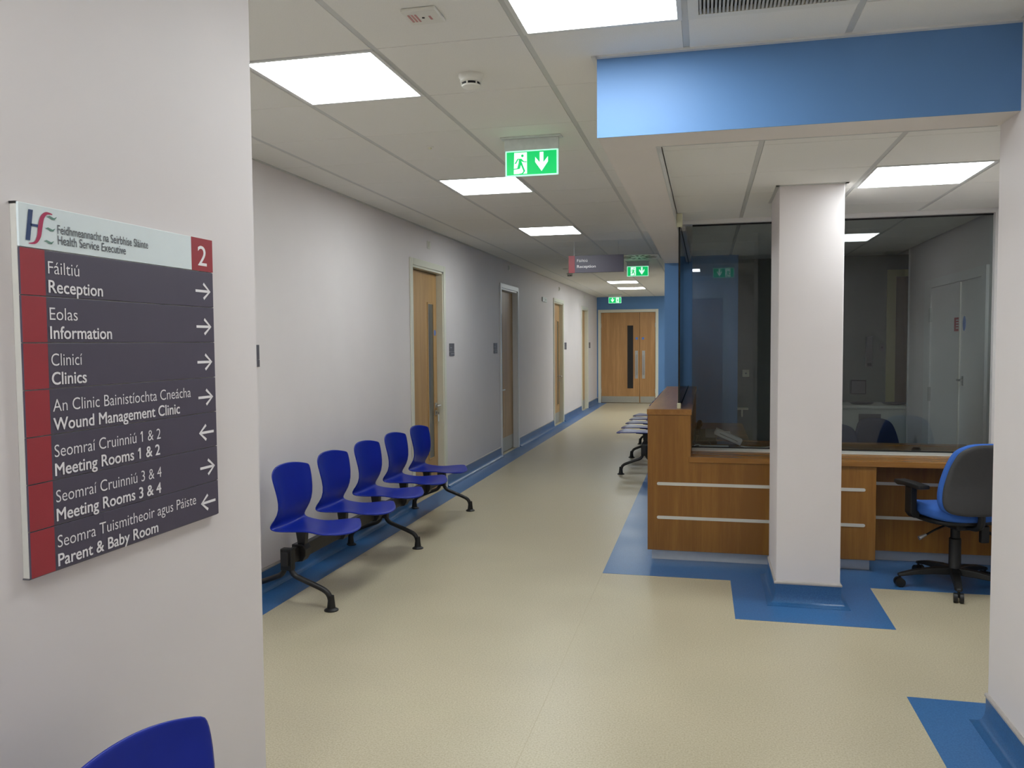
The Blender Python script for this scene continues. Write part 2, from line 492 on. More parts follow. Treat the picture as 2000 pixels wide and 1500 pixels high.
# ------------------------------------------------------------------ bulkhead
bh = struct('ceiling_bulkhead', box_bm((XB, XR, YB, YR, HS, 2.75), (XB, -0.2, YR, YS, HS, 2.75), (XR+0.02, 2.4, YR, YR+0.004, HS, 2.75)), 'soffit', 'painted bulkhead over the reception area')
part('blue_fascia', box_bm((XB-0.002, XR, YB-0.004, YB, HS, HC-0.006)), 'wall_blue', bh, label='blue painted front of the bulkhead')
part('perimeter_trim', box_bm((XB-0.004, XR, YB-0.026, YB-0.004, HC-0.007, HC+0.003), (XB-0.022, XB, YB-0.026, YS+11, HC-0.007, HC+0.003)), 'white_metal', bh)
part('reveal_trim', box_bm((-0.204, -0.198, YR, YS, HS-0.002, HR), (-0.2, XR-0.01, YR-0.002, YR+0.004, HS-0.002, HR)), 'rail', bh)

# ------------------------------------------------------------------ corridor ceiling: slab, rails, tiles
ceil = struct('ceiling', box_bm((XL-0.2, 2.4, YBACK-0.2, YE+0.2, 2.70, 2.75)), 'dark_void', 'suspended tile ceiling over corridor and lobby')
lit = {}      # (col,row) -> label
def cx(i): return X0 + PX*i
def cy(k): return Y0 + PY*k
LIGHT_CELLS = [(-1, -1, 'ceiling light panel cut off by the top edge, nearest to the blue bulkhead'),
               (-3, 0, 'large ceiling light panel beside the near wall, left of the smoke detector'),
               (-3, 4, 'ceiling light panel partly behind the near exit sign'),
               (-3, 8, 'ceiling light panel beyond the near exit sign, before the hanging reception sign'),
               (-3, 20, 'nearer of the two ceiling light panels before the far double doors'),
               (-3, 23, 'farthest ceiling light panel, closest to the far double doors'),
               (-2, -5, 'added ceiling light panel behind the viewpoint, on the directory side'),  # unseen panel added to brighten the directory wall
               (-1, -7, 'ceiling light panel behind the viewpoint, mirrored in the office glass')]
skip = {(c, k) for c, k, _ in LIGHT_CELLS}
GRILLE = (0, -1); skip.add(GRILLE)
RW, JW = 0.012, 0.0025
tile_meshes = {}
def add_tile(x0, x1, y0, y1, par, zc):
    w, d = round(x1-x0, 4), round(y1-y0, 4)
    if w < 0.03 or d < 0.03: return
    if (w, d) not in tile_meshes:
        b = box_bm((-w/2, w/2, -d/2, d/2, 0, 0.016)); tile_meshes[(w, d)] = to_mesh('ceiling_tile', b, 'tile', bevel=0.0015)
    link('ceiling_tile', tile_meshes[(w, d)], par, ((x0+x1)/2, (y0+y1)/2, zc))
for k in range(-9, 29):
    y0, y1 = max(cy(k)+JW, YBACK), min(cy(k+1)-JW, YE)
    if y1 <= YBACK or y0 >= YE: continue
    for i in range(-5, 2):
        if (i, k) in skip: continue
        xa, xb = cx(i)+RW, cx(i+1)-RW
        ya, yb = y0, y1
        lo = XL if yb > YN else XN
        hi = XB if ya >= YB else XR
        if lo == XL and ya < YN and xa < XN: ya = YN
        xa, xb = max(xa, lo+0.004), min(xb, hi-0.004)
        if hi == XR and yb > YB:
            if i == -1:      # notched tile round the bulkhead corner
                b = bmesh.new()
                prism(b, [(xa, ya), (xb, ya), (xb, YB-0.024), (XB-0.02, YB-0.024), (XB-0.02, yb), (xa, yb)], 'z', HC, HC+0.016)
                part('ceiling_tile', b, 'tile', ceil); continue
            if i >= 0: yb = YB-0.024
        if xb <= xa or yb <= ya: continue
        add_tile(xa, xb, ya, yb, ceil, HC)
for i in range(-4, 3):
    x = cx(i)
    y0 = YN if x < XN else YBACK
    y1 = YE if x < XB else YB-0.03
    if x > XR: continue
    part('grid_rail', box_bm((x-RW+0.0005, x+RW-0.0005, y0, y1, HC+0.002, HC+0.02)), 'rail', ceil)
part('added_alcove_ceiling', box_bm((XB, 2.2, 12.75, YE, HC, HC+0.02)), 'tile', ceil)  # ceiling of the added alcove, out of view
part('perimeter_trim', box_bm((XL, XL+0.02, YN, YE, HC-0.004, HC+0.004)), 'rail', ceil)
part('cross_rail', box_bm(*[(XL if cy(k) > YN else XN, XB if cy(k) > YB else XR, cy(k)-0.006, cy(k)+0.006, HC+0.006, HC+0.018) for k in range(-8, 29)]), 'rail', ceil)

def light_panel(x0, x1, y0, y1, zc, label):
    t = thing('ceiling_light', ((x0+x1)/2, (y0+y1)/2, zc), label, 'ceiling light', 'recessed square light panels')
    f = 0.016
    part('frame', box_bm((x0, x1, y0, y0+f, zc-0.004, zc+0.03), (x0, x1, y1-f, y1, zc-0.004, zc+0.03), (x0, x0+f, y0+f, y1-f, zc-0.004, zc+0.03), (x1-f, x1, y0+f, y1-f, zc-0.004, zc+0.03)), 'white_metal', t)
    part('diffuser', box_bm((x0+f, x1-f, y0+f, y1-f, zc-0.001, zc+0.02)), 'lamp', t)
    return t
for i, k, lab in LIGHT_CELLS:
    light_panel(cx(i)+0.008, cx(i+1)-0.008, cy(k)+0.003, cy(k+1)-0.003, HC, lab)

for yy, lab in ((15.7, 'added ceiling light panel in the unseen side space before the far doors, middle one'), (14.2, 'added ceiling light panel in the unseen side space before the far doors, nearer one'), (17.2, 'added ceiling light panel in the unseen side space before the far doors, farther one')):  # out-of-view panels added to lift the light in the far corridor
    light_panel(0.2, 0.76, yy, yy+0.59, HC-0.004, lab)
light_panel(-0.36, 0.2, 18.4, 18.99, HC-0.004, 'added ceiling light panel in the unseen side space right beside the far blue wall')  # one more unseen panel, added to light the end wall
# air grille
x0, x1, y0, y1 = cx(0)+0.012, cx(1)-0.012, cy(-1)+0.003, cy(0)-0.003
g = thing('air_grille', ((x0+x1)/2, (y0+y1)/2, HC), 'cream ribbed air grille in the ceiling beside the top light panel', 'air vent')
part('frame', box_bm((x0, x1, y0, y0+0.035, HC-0.004, HC+0.02), (x0, x1, y1-0.035, y1, HC-0.004, HC+0.02), (x0, x0+0.035, y0+0.035, y1-0.035, HC-0.004, HC+0.02), (x1-0.035, x1, y0+0.035, y1-0.035, HC-0.004, HC+0.02)), 'white_plastic', g)
part('backing', box_bm((x0+0.03, x1-0.03, y0+0.03, y1-0.03, HC+0.015, HC+0.022)), 'dark_void', g)
sm = to_mesh('slat', box_bm((-0.0035, 0.0035, -(y1-y0)/2+0.035, (y1-y0)/2-0.035, -0.003, 0.014)), 'grille')
ns = 38
for j in range(ns):
    link('slat', sm, g, (-(x1-x0)/2+0.035+(j+0.5)*((x1-x0)-0.07)/ns, 0, 0))

# ------------------------------------------------------------------ reception ceiling
rc = struct('ceiling_reception', box_bm((-0.2, 2.9, YR, YRB, HR+0.06, HR+0.1)), 'dark_void', 'lower tile ceiling over the reception')
rx = [-0.2, 0.23, 0.80, 1.37, XRR]
ry = [YR, 3.805, 4.411, 5.011, 5.611, 6.0]
ryi = [6.1, 6.21, 6.81, 7.41, 8.01, 8.61, YRB]
for rows in (ry, ryi):
    for a, b in zip(rows, rows[1:]):
        for i in range(4):
            if rows is ry and i == 2 and abs(a-4.411) < 0.01: continue
            add_tile(rx[i]+(0.012 if i else 0.006), rx[i+1]-0.012, a+JW, b-JW, rc, HR)
add_tile(XRR, 2.7, 8.46, YRB, rc, HR)
for x in rx[1:4]:
    part('grid_rail', box_bm((x-0.011, x+0.011, YR+0.01, 6.0, HR+0.003, HR+0.018)), 'rail', rc)
    part('grid_rail', box_bm((x-0.011, x+0.011, 6.1, YRB, HR+0.003, HR+0.018)), 'rail', rc)
light_panel(0.808, 1.362, 4.414, 5.008, HR, 'ceiling light panel behind the blue bulkhead, right of the white column')

# ------------------------------------------------------------------ doors in the left wall
def corridor_door(n, y0, y1, label, wood_mat, frame_mat, lock_far=True, kick=False, vision=True, handle=True, discs=True):
    d = struct_empty('door_%d' % n, (XL, (y0+y1)/2, 0), label)
    A = 0.062
    bm = box_bm((XL, XL+0.014, y0-A, y0, 0, DH+A), (XL, XL+0.014, y1, y1+A, 0, DH+A), (XL, XL+0.014, y0, y1, DH, DH+A))
    part('architrave', bm, frame_mat, d, bevel=0.003)
    part('door_lining', box_bm((XL-0.13, XL+0.002, y0, y0+0.02, 0, DH), (XL-0.13, XL+0.002, y1-0.02, y1, 0, DH), (XL-0.13, XL+0.002, y0, y1, DH-0.02, DH)), frame_mat, d)
    part('door_stop', box_bm((XL-0.12, XL-0.106, y0+0.02, y0+0.05, 0, DH-0.02), (XL-0.12, XL-0.106, y1-0.05, y1-0.02, 0, DH-0.02)), frame_mat, d)
    xf = XL-0.062; ya, yb = y0+0.024, y1-0.024
    lf = part('door_leaf', box_bm((xf-0.044, xf, ya, yb, 0.006, DH-0.025)), wood_mat, d, bevel=0.002)
    if vision:
        va, vb = (yb-0.27, yb-0.12) if lock_far else (ya+0.12, ya+0.27)
        part('glazing_bead', box_bm((xf, xf+0.007, va-0.018, va, 0.33, 1.90), (xf, xf+0.007, vb, vb+0.018, 0.33, 1.90), (xf, xf+0.007, va, vb, 0.33, 0.348), (xf, xf+0.007, va, vb, 1.882, 1.90)), wood_mat, lf, bevel=0.002)
        part('vision_glass', box_bm((xf, xf+0.002, va, vb, 0.348, 1.882)), 'glass_grey', lf)
    s = 1 if lock_far else -1
    yh = (yb-0.06) if lock_far else (ya+0.06)
    if handle:
        bm = bmesh.new()
        tube(bm, smooth_path([(xf, yh, 0.865), (xf+0.04, yh, 0.865), (xf+0.052, yh-s*0.012, 0.865), (xf+0.054, yh-s*0.03, 0.865), (xf+0.054, yh-s*0.12, 0.865)]), 0.011, 8)
        bx(bm, xf, xf+0.008, yh-0.025, yh+0.025, 0.84, 0.89)
        part('lever_handle', bm, 'steel', lf, smooth=True, label='steel lever handle')
        part('lock_escutcheon', box_bm((xf, xf+0.008, yh-0.022, yh+0.022, 0.762, 0.812), (xf+0.008, xf+0.02, yh-0.008, yh+0.008, 0.775, 0.80)), 'steel', lf, bevel=0.003)
    if discs:
        bm = bmesh.new()
        ring = [(0.03*math.cos(2*math.pi*k/20), 0.03*math.sin(2*math.pi*k/20)) for k in range(20)]
        prism(bm, [(yh-s*0.0+p[0], 1.60+p[1]) for p in ring], 'x', xf, xf+0.002)
        part('fire_door_disc', bm, 'disc_blue', lf, label='round blue fire door notice')
    if kick:
        part('kick_plate', box_bm((xf, xf+0.002, ya+0.01, yb-0.01, 0.01, 0.20)), 'kick', lf, label='metal kick plate')
    return d
d1 = corridor_door(1, *DOORS[0], 'oak veneered door with tall narrow window behind the blue bench', 'door_wood', 'frame')
corridor_door(2, *DOORS[1], 'oak veneered door in a bright white frame, second along the corridor', 'door_wood', 'frame_white', lock_far=False, kick=True, discs=False)
corridor_door(3, *DOORS[2], 'oak veneered door with narrow window, third along the corridor', 'door_wood', 'frame', kick=True, discs=False)
corridor_door(4, *DOORS[3], 'oak veneered door nearest the far blue wall', 'door_wood', 'frame', vision=False, kick=True, handle=False, discs=False)
# key with a white tag in door 1
ky = DOORS[0][1]-0.084
k = thing('door_key', (XL-0.04, ky, 0.78), 'small key with white tag hanging from the lock of the first door', 'key')
part('key_blade', box_bm((XL-0.042, XL-0.022, ky-0.003, ky+0.003, 0.775, 0.795)), 'steel', k)
part('key_tag', box_bm((XL-0.034, XL-0.031, ky-0.012, ky+0.016, 0.70, 0.77)), 'paper', k)

# double doors in the end wall
d5 = struct_empty('door_5', ((EX0+EX1)/2, YE, 0), 'oak double doors in a cream frame on the far blue wall')
part('architrave', box_bm((EX0-0.07, EX0, YE-0.016, YE, 0, DH+0.07), (EX1, EX1+0.07, YE-0.016, YE, 0, DH+0.07), (EX0, EX1, YE-0.016, YE, DH, DH+0.07)), 'frame', d5, bevel=0.003)
xm = -1.576
for a, b, wide in ((EX0+0.004, xm-0.003, True), (xm+0.003, EX1-0.004, False)):
    lf = part('door_leaf', box_bm((a, b, YE+0.004, YE+0.048, 0.008, DH-0.004)), 'door_wood_end', d5, bevel=0.002)
    yf = YE+0.004
    if wide:
        part('vision_glass', box_bm((-1.876, -1.734, yf-0.002, yf, 0.36, 1.893)), 'glass_dark', lf)
        part('glazing_bead', box_bm((-1.886, -1.876, yf-0.006, yf, 0.35, 1.903), (-1.734, -1.724, yf-0.006, yf, 0.35, 1.903), (-1.876, -1.734, yf-0.006, yf, 0.35, 0.36), (-1.876, -1.734, yf-0.006, yf, 1.893, 1.903)), 'door_wood_end', lf)
    xd = -1.65 if wide else -1.498
    bm = bmesh.new(); prism(bm, [(xd+0.032*math.cos(t*math.pi/10), 1.577+0.032*math.sin(t*math.pi/10)) for t in range(20)], 'y', yf-0.002, yf)
    part('fire_door_disc', bm, 'disc_blue', lf, label='round blue fire door notice')
    xp_ = -1.655 if wide else -1.485
    part('push_plate', box_bm((xp_-0.035, xp_+0.035, yf-0.002, yf, 0.60, 1.28)), 'steel', lf)
    bm = bmesh.new(); tube(bm, smooth_path([(xp_, yf, 0.70), (xp_, yf-0.045, 0.705), (xp_, yf-0.055, 0.75), (xp_, yf-0.055, 1.12), (xp_, yf-0.045, 1.165), (xp_, yf, 1.17)]), 0.011, 8)
    part('pull_handle', bm, 'steel', lf, smooth=True)
    part('kick_plate', box_bm((a+0.01, b-0.01, yf-0.002, yf, 0.012, 0.165)), 'kick', lf)
    part('hinge', box_bm(((a-0.006 if wide else b-0.006), (a+0.006 if wide else b+0.006), yf-0.008, yf, 0.25, 0.35), ((a-0.006 if wide else b-0.006), (a+0.006 if wide else b+0.006), yf-0.008, yf, 1.85, 1.95)), 'steel', lf)

# door behind the viewpoint (only seen mirrored)
d7 = struct_empty('door_7', ((BX0+BX1)/2, YBACK, 0), 'plain door behind the viewpoint, mirrored in the office glass')
part('architrave', box_bm((BX0-0.07, BX0, YBACK, YBACK+0.016, 0, DH+0.07), (BX1, BX1+0.07, YBACK, YBACK+0.016, 0, DH+0.07), (BX0, BX1, YBACK, YBACK+0.016, DH, DH+0.07)), 'frame', d7)
part('door_leaf', box_bm((BX0+0.004, BX1-0.004, YBACK-0.06, YBACK-0.016, 0.006, DH-0.004)), 'door_wood', d7)

# ------------------------------------------------------------------ room signs and small wall fittings
def room_sign(y0, y1, label, text=True):
    t = thing('room_sign', (XL, (y0+y1)/2, 1.36), label, 'sign', 'grey room signs on the corridor wall')
    part('upper_plate', box_bm((XL, XL+0.008, y0, y1, 1.405, 1.492)), 'room_sign', t, bevel=0.0015)
    part('lower_plate', box_bm((XL, XL+0.009, y0, y1, 1.360, 1.403)), 'room_sign', t, bevel=0.0015)
    if text:
        w = y1-y0
        part('printed_line', box_bm((XL+0.008, XL+0.0085, y0+0.012, y0+0.45*w, 1.442, 1.450)), 'room_print', t)
        part('printed_line', box_bm((XL+0.009, XL+0.0095, y0+0.25*w, y0+0.88*w, 1.380, 1.388)), 'room_print', t)
room_sign(4.29, 4.452, 'dark room sign showing only a thin edge beside the near wall', False)
room_sign(8.215, 8.375, 'grey room sign right of the first corridor door')
room_sign(10.06, 10.225, 'grey room sign left of the second corridor door')
room_sign(15.40, 15.60, 'dark room sign right of the third corridor door', False)
room_sign(18.72, 18.92, 'dark room sign right of the fourth corridor door', False)

def door_indicator(y, z0, label):
    t = thing('door_indicator', (XL, y, z0), label, 'indicator', 'indicators above the corridor doors')
    part('base_plate', box_bm((XL, XL+0.008, y-0.04, y+0.04, z0, z0+0.075)), 'white_plastic', t, bevel=0.003)
    bm = bmesh.new(); prism(bm, [(XL+0.008, z0+0.01), (XL+0.018, z0+0.02), (XL+0.021, z0+0.04), (XL+0.018, z0+0.06), (XL+0.008, z0+0.068)], 'y', y-0.025, y+0.025)
    part('lens', bm, 'white_plastic', t, smooth=True)
door_indicator(7.59, 2.405, 'small white indicator above the first corridor door')
door_indicator(10.91, 2.47, 'small grey indicator above the second corridor door')
door_indicator(14.84, 2.43, 'small white indicator above the third corridor door')
door_indicator(18.01, 2.455, 'small white indicator above the fourth corridor door')
t = thing('wall_panel', (XL, 13.38, 2.17), 'small grey square panel high on the wall left of the third door', 'panel')
part('panel_box', box_bm((XL, XL+0.02, 13.21, 13.55, 2.165, 2.24)), 'housing', t, bevel=0.003)
part('panel_divider', box_bm((XL+0.02, XL+0.021, 13.375, 13.385, 2.17, 2.235), (XL+0.02, XL+0.021, 13.42, 13.50, 2.195, 2.21)), 'kick', t)

# ------------------------------------------------------------------ ceiling fittings
def detector(cx_, cy_, label, s=1.0):
    t = thing('smoke_detector', (cx_, cy_, HC), label, 'smoke detector', 'smoke detectors')
    bm = bmesh.new(); lathe(bm, [(0.052*s, HC), (0.052*s, HC-0.010), (0.047*s, HC-0.016), (0.047*s, HC-0.020)], cx_, cy_); part('base', bm, 'white_plastic', t, smooth=True)
    bm = bmesh.new(); lathe(bm, [(0.046*s, HC-0.020), (0.045*s, HC-0.028), (0.039*s, HC-0.033)], cx_, cy_); part('upper_ring', bm, 'white_plastic', t, smooth=True)
    bm = bmesh.new(); lathe(bm, [(0.036*s, HC-0.033), (0.036*s, HC-0.043)], cx_, cy_); part('sensing_slot', bm, 'gasket', t, smooth=True)
    for j in range(6):
        a = j*math.pi/3+0.35
        bm = bmesh.new(); tube(bm, [(cx_+0.038*s*math.cos(a), cy_+0.038*s*math.sin(a), HC-0.030), (cx_+0.038*s*math.cos(a), cy_+0.038*s*math.sin(a), HC-0.046)], 0.0035, 6)
        part('slot_rib', bm, 'white_plastic', t)
    bm = bmesh.new(); lathe(bm, [(0.039*s, HC-0.043), (0.037*s, HC-0.049), (0.02*s, HC-0.056), (0.008*s, HC-0.060), (0, HC-0.060)], cx_, cy_); part('cap', bm, 'white_plastic', t, smooth=True)
detector(-0.945, 3.30, 'round white smoke detector with dark slots on the near ceiling')
detector(-2.12, 13.0, 'small smoke detector on the ceiling under the hanging sign')
t = thing('ceiling_sounder', (-0.925, 2.66, HC), 'flat square white unit with red print on the near ceiling', 'alarm unit')
part('plate', box_bm((-0.985, -0.865, 2.60, 2.72, HC-0.012, HC)), 'white_plastic', t, bevel=0.004)
for j in range(3): part('red_mark', box_bm((-0.972+j*0.012, -0.965+j*0.012, 2.63, 2.69, HC-0.0128, HC-0.012)), 'faint_red', t)
part('red_mark', box_bm((-0.905, -0.897, 2.65, 2.68, HC-0.0128, HC-0.012)), 'faint_red', t)
bm = bmesh.new(); lathe(bm, [(0.005, HC-0.012), (0.005, HC-0.0135), (0, HC-0.0135)], -0.925, 2.66, 10); part('indicator_dot', bm, 'black', t)
t = thing('ceiling_sensor', (-1.511, 4.431, HC), 'tiny round white sensor on a ceiling tile left of the exit sign', 'sensor')
bm = bmesh.new(); lathe(bm, [(0.02, HC), (0.019, HC-0.004), (0.011, HC-0.005)], -1.511, 4.431, 16); part('collar', bm, 'white_plastic', t, smooth=True)
bm = bmesh.new(); lathe(bm, [(0.010, HC-0.005), (0.007, HC-0.012), (0, HC-0.013)], -1.511, 4.431, 12); part('lens', bm, 'cream', t, smooth=True)
# swirl diffuser
sx, sy = -0.86, 10.75
t = thing('swirl_diffuser', (sx, sy, HC), 'square ceiling air diffuser with radial dark slots above the second exit sign', 'air vent')
part('face_plate', box_bm((sx-0.27, sx+0.27, sy-0.29, sy+0.29, HC-0.008, HC+0.004)), 'white_metal', t)
for j in range(16):
    a = 2*math.pi*j/16
    u, v = Vector((math.cos(a), math.sin(a))), Vector((-math.sin(a+0.4), math.cos(a+0.4)))
    bm = bmesh.new(); prism(bm, [tuple(Vector((sx, sy))+u*0.10-v*0.013), tuple(Vector((sx, sy))+u*0.23-v*0.02), tuple(Vector((sx, sy))+u*0.23+v*0.02), tuple(Vector((sx, sy))+u*0.10+v*0.013)], 'z', HC-0.0095, HC-0.008)
    part('swirl_slot', bm, 'black', t)
t = thing('ceiling_speaker', (-2.02, 12.2, HC), 'pale flat round fitting on the ceiling left of the hanging sign', 'fitting')
bm = bmesh.new(); lathe(bm, [(0.075, HC), (0.075, HC-0.006), (0.06, HC-0.012), (0, HC-0.013)], -2.02, 12.2, 20); part('bezel', bm, 'white_plastic', t, smooth=True)

# ------------------------------------------------------------------ exit signs
def exit_sign(xc, y, label, flip=False, face=-1):
    """hanging double-sided luminous sign; face -1 looks towards -y"""
    t = thing('exit_sign', (xc, y, HC), label, 'exit sign', 'green running man exit signs')
    w, zt, zb = 0.29, 2.522, 2.386
    part('ceiling_plate', box_bm((xc-0.165, xc+0.165, y-0.035, y+0.035, HC-0.008, HC)), 'housing', t, bevel=0.002)
    part('hanger', box_bm((xc-0.148, xc+0.148, y-0.009, y+0.009, zt, HC-0.008)), 'housing', t, bevel=0.002)
    pn = part('light_panel', box_bm((xc-w/2, xc+w/2, y-0.006, y+0.006, zb, zt)), 'exit_rim', t, bevel=0.004)
    for fc in (-1, 1):
        yb_ = y+fc*0.0072
        sgn = 1 if fc == -1 else -1
        if flip: mir = -1
        else: mir = 1
        def bs(u, v, dy=0.0, fc=fc, sgn=sgn):
            return (xc + sgn*(u-0.5)*w, yb_+fc*dy, zb+v*(zt-zb))
        def mk(name, polys, mat, dy):
            bm = bmesh.new()
            for p in polys: poly(bm, [((1-q[0]) if mir < 0 else q[0], q[1]) for p_ in [p] for q in p], lambda u, v: bs(u, v, dy))
            return flat_part(name, bm, mat, pn)
        mk('green_field', [[(0.03, 0.05), (0.97, 0.05), (0.97, 0.95), (0.03, 0.95)]], 'exit_green', 0.0)
        mk('door_pictogram', [[(0.165, 0.09), (0.415, 0.09), (0.415, 0.92), (0.175, 0.92)]], 'exit_white', 0.0006)
        mk('arrow', [[(0.655, 0.90), (0.725, 0.90), (0.725, 0.50), (0.81, 0.72), (0.81, 0.52), (0.69, 0.16), (0.57, 0.52), (0.57, 0.72), (0.655, 0.50)]], 'exit_white', 0.0006)
        bm = bmesh.new()
        def mb(u, v): return bs((1-u) if mir < 0 else u, v, 0.0012)
        disc(bm, (0.33, 0.79), 0.028, lambda u, v: mb(0.33+(u-0.33)*0.9, 0.79+(v-0.79)*1.9))
        for pts, ww in (([(0.235, 0.67), (0.30, 0.665), (0.345, 0.56), (0.41, 0.545)], 0.035), ([(0.245, 0.67), (0.195, 0.49)], 0.028),
                        ([(0.29, 0.68), (0.285, 0.52), (0.255, 0.29)], 0.055), ([(0.265, 0.30), (0.16, 0.28)], 0.035),
                        ([(0.30, 0.55), (0.325, 0.40), (0.365, 0.19), (0.33, 0.10), (0.22, 0.06)], 0.035)):
            ribbon(bm, pts, ww, 0, mb)
        flat_part('running_figure', bm, 'exit_green', pn)
    return t
exit_sign(-0.915, 4.36, 'green running man exit sign nearest the camera, arrow on the right')
exit_sign(-0.915, 11.35, 'green running man exit sign beside the hanging reception sign')
exit_sign(-2.053, 19.0, 'green exit sign with arrow on the left above the far double doors', flip=True)
exit_sign(0.23, 0.1, 'green exit sign behind the viewpoint, mirrored in the office glass')

# ------------------------------------------------------------------ hanging reception sign
t = thing('hanging_sign', (-1.178, 9.0, 2.25), 'dark hanging sign with red left end reading Fáiltiú Reception', 'sign')
hb = part('sign_board', box_bm((-1.478, -0.878, 8.985, 9.015, 2.255, 2.442)), 'sign_dark', t, bevel=0.002)
part('red_block', box_bm((-1.478, -1.41, 8.982, 8.985, 2.255, 2.442)), 'sign_red', hb)
bs = lambda u, v: (-1.372+u, 8.9835, v)
flat_part('lettering', lettering('Fáiltiú', 0.115, 0.030, lambda u, v: (-1.385+u, 8.984, 2.372+v), 0.0), 'letter', hb, 'thin white word Fáiltiú')
flat_part('lettering', lettering('Reception', 0.205, 0.030, lambda u, v: (-1.385+u, 8.984, 2.308+v), 0.022), 'letter', hb, 'bold white word Reception')
for xx in (-1.42, -0.936):
    bm = bmesh.new(); tube(bm, [(xx, 9.0, 2.442), (xx, 9.0, HC)], 0.0012, 6); part('suspension_wire', bm, 'steel', t)

# ------------------------------------------------------------------ directory sign on the near wall
XF = -1.2
dz = lambda zz: zz
S = thing('directory_sign', (XN, 1.535, 1.066), 'large bilingual directory sign with red edge and white header on the near wall', 'sign')
Y_0, Y_1 = 1.240, 1.833
ZT, ZH, ZB = 1.752, 1.672, 1.066
part('backing_frame', box_bm((XN, XF-0.004, Y_0-0.001, Y_1+0.001, ZB, ZT)), 'sign_rail', S, bevel=0.002)
part('end_cap', box_bm((XN, XF-0.004, Y_0-0.002, Y_0+0.002, ZT-0.003, ZT+0.001)), 'black', S)
part('end_cap', box_bm((XN, XF-0.004, Y_0-0.002, Y_1, ZB-0.0015, ZB+0.001)), 'room_sign', S)
hd = part('header_panel', box_bm((XF-0.006, XF, Y_0, Y_1, ZH+0.0006, ZT)), 'sign_white', S, bevel=0.0008, label='white header with logo and serif name')
part('number_block', box_bm((XF, XF+0.0006, 1.748, Y_1, ZH+0.0006, ZT)), 'sign_red', hd)
TX = XF+0.0009
B = lambda y, zz, dx=0.0: (lambda u, v: (TX+dx, y+u, zz+v))
flat_part('lettering', lettering('2', 0.036, 0.047, B(1.772, 1.686), 0.004), 'letter', hd, 'white figure 2')
def serif_line(body, y, zz, width, cap):
    return lettering(body, width, cap, B(y, zz), 0.006)
flat_part('lettering', serif_line('Feidhmeannacht na Seirbhíse Sláinte', 1.330, 1.7055, 0.260, 0.0165), 'letter_grey', hd)
flat_part('lettering', serif_line('Health Service Executive', 1.330, 1.6855, 0.188, 0.0165), 'letter_grey', hd)
# logo: H in navy, S in crimson, E of three green waves
lb = lambda u, v: (TX, 1.2535+u*0.074, 1.6815+v*0.060)
bm = bmesh.new(); poly(bm, [(0.0, 0.06), (0.14, 0.06), (0.26, 1.0), (0.12, 1.0)], lb); poly(bm, [(0.17, 0.50), (0.40, 0.50), (0.41, 0.58), (0.18, 0.58)], lb)
flat_part('logo_letter', bm, 'logo_blue', hd, 'navy letter H of the logo')
bm = bmesh.new(); ribbon(bm, [tuple(p.xy) for p in smooth_path([(0.10, -0.03, 0), (0.30, 0.02, 0), (0.42, 0.22, 0), (0.47, 0.5, 0), (0.54, 0.80, 0), (0.68, 0.97, 0), (0.88, 0.97, 0)], 5)], [0.02]+[0.03+0.11*math.sin(math.pi*i/29) for i in range(29)]+[0.02], 0, lb)
flat_part('logo_letter', bm, 'logo_red', hd, 'crimson letter S of the logo')
for u0, v0 in ((0.70, 0.84), (0.64, 0.47), (0.58, 0.07)):
    bm = bmesh.new(); ribbon(bm, [(u0, v0+0.03), (u0+0.08, v0+0.05), (u0+0.16, v0+0.01), (u0+0.24, v0), (u0+0.32, v0+0.07)], [0.01, 0.06, 0.08, 0.06, 0.01], 0, lb)
    flat_part('logo_wave', bm, 'logo_green', hd)
PH = (ZH-ZB)/7
ROWS = [('Fáiltiú', 0.0785, 'Reception', 0.1413, 1), ('Eolas', 0.0705, 'Information', 0.1637, 1), ('Clinicí', 0.0788, 'Clinics', 0.0886, 1),
        ('An Clinic Bainistíochta Cneácha', 0.4258, 'Wound Management Clinic', 0.3817, 1), ('Seomraí Cruinniú 1 & 2', 0.3104, 'Meeting Rooms 1 & 2', 0.3061, -1),
        ('Seomraí Cruinniú 3 & 4', 0.3095, 'Meeting Rooms 3 & 4', 0.3064, 1), ('Seomra Tuismitheoir agus Páiste', 0.4351, 'Parent & Baby Room', 0.2922, -1)]
for j, (a, wa, b, wb, ar) in enumerate(ROWS):
    zt = ZH-j*PH
    pn = part('sign_panel', box_bm((XF-0.006, XF, Y_0, Y_1, zt-PH+0.0007, zt-0.0007)), 'sign_dark', S, bevel=0.0008)
    part('red_block', box_bm((XF, XF+0.0006, Y_0, 1.2965, zt-PH+0.0012, zt-0.0012)), 'sign_red', pn)
    flat_part('lettering', lettering(a, wa, 0.0232, B(1.2975+0.006, zt-0.0435), -0.004), 'letter', pn)
    flat_part('lettering', lettering(b, wb, 0.0232, B(1.2975+0.006, zt-0.0790), 0.015), 'letter', pn)
    yc, zc = 1.789, zt-0.048
    bm = bmesh.new()
    ab = lambda u, v: (TX, yc+ar*u, zc+v)
    ribbon(bm, [(-0.030, 0), (0.024, 0)], 0.0062, 0, ab); ribbon(bm, [(0.002, 0.0185), (0.028, 0.0), (0.002, -0.0185)], 0.0068, 0, ab)
    flat_part('arrow', bm, 'letter', pn, 'white arrow pointing %s' % ('right' if ar > 0 else 'left'))

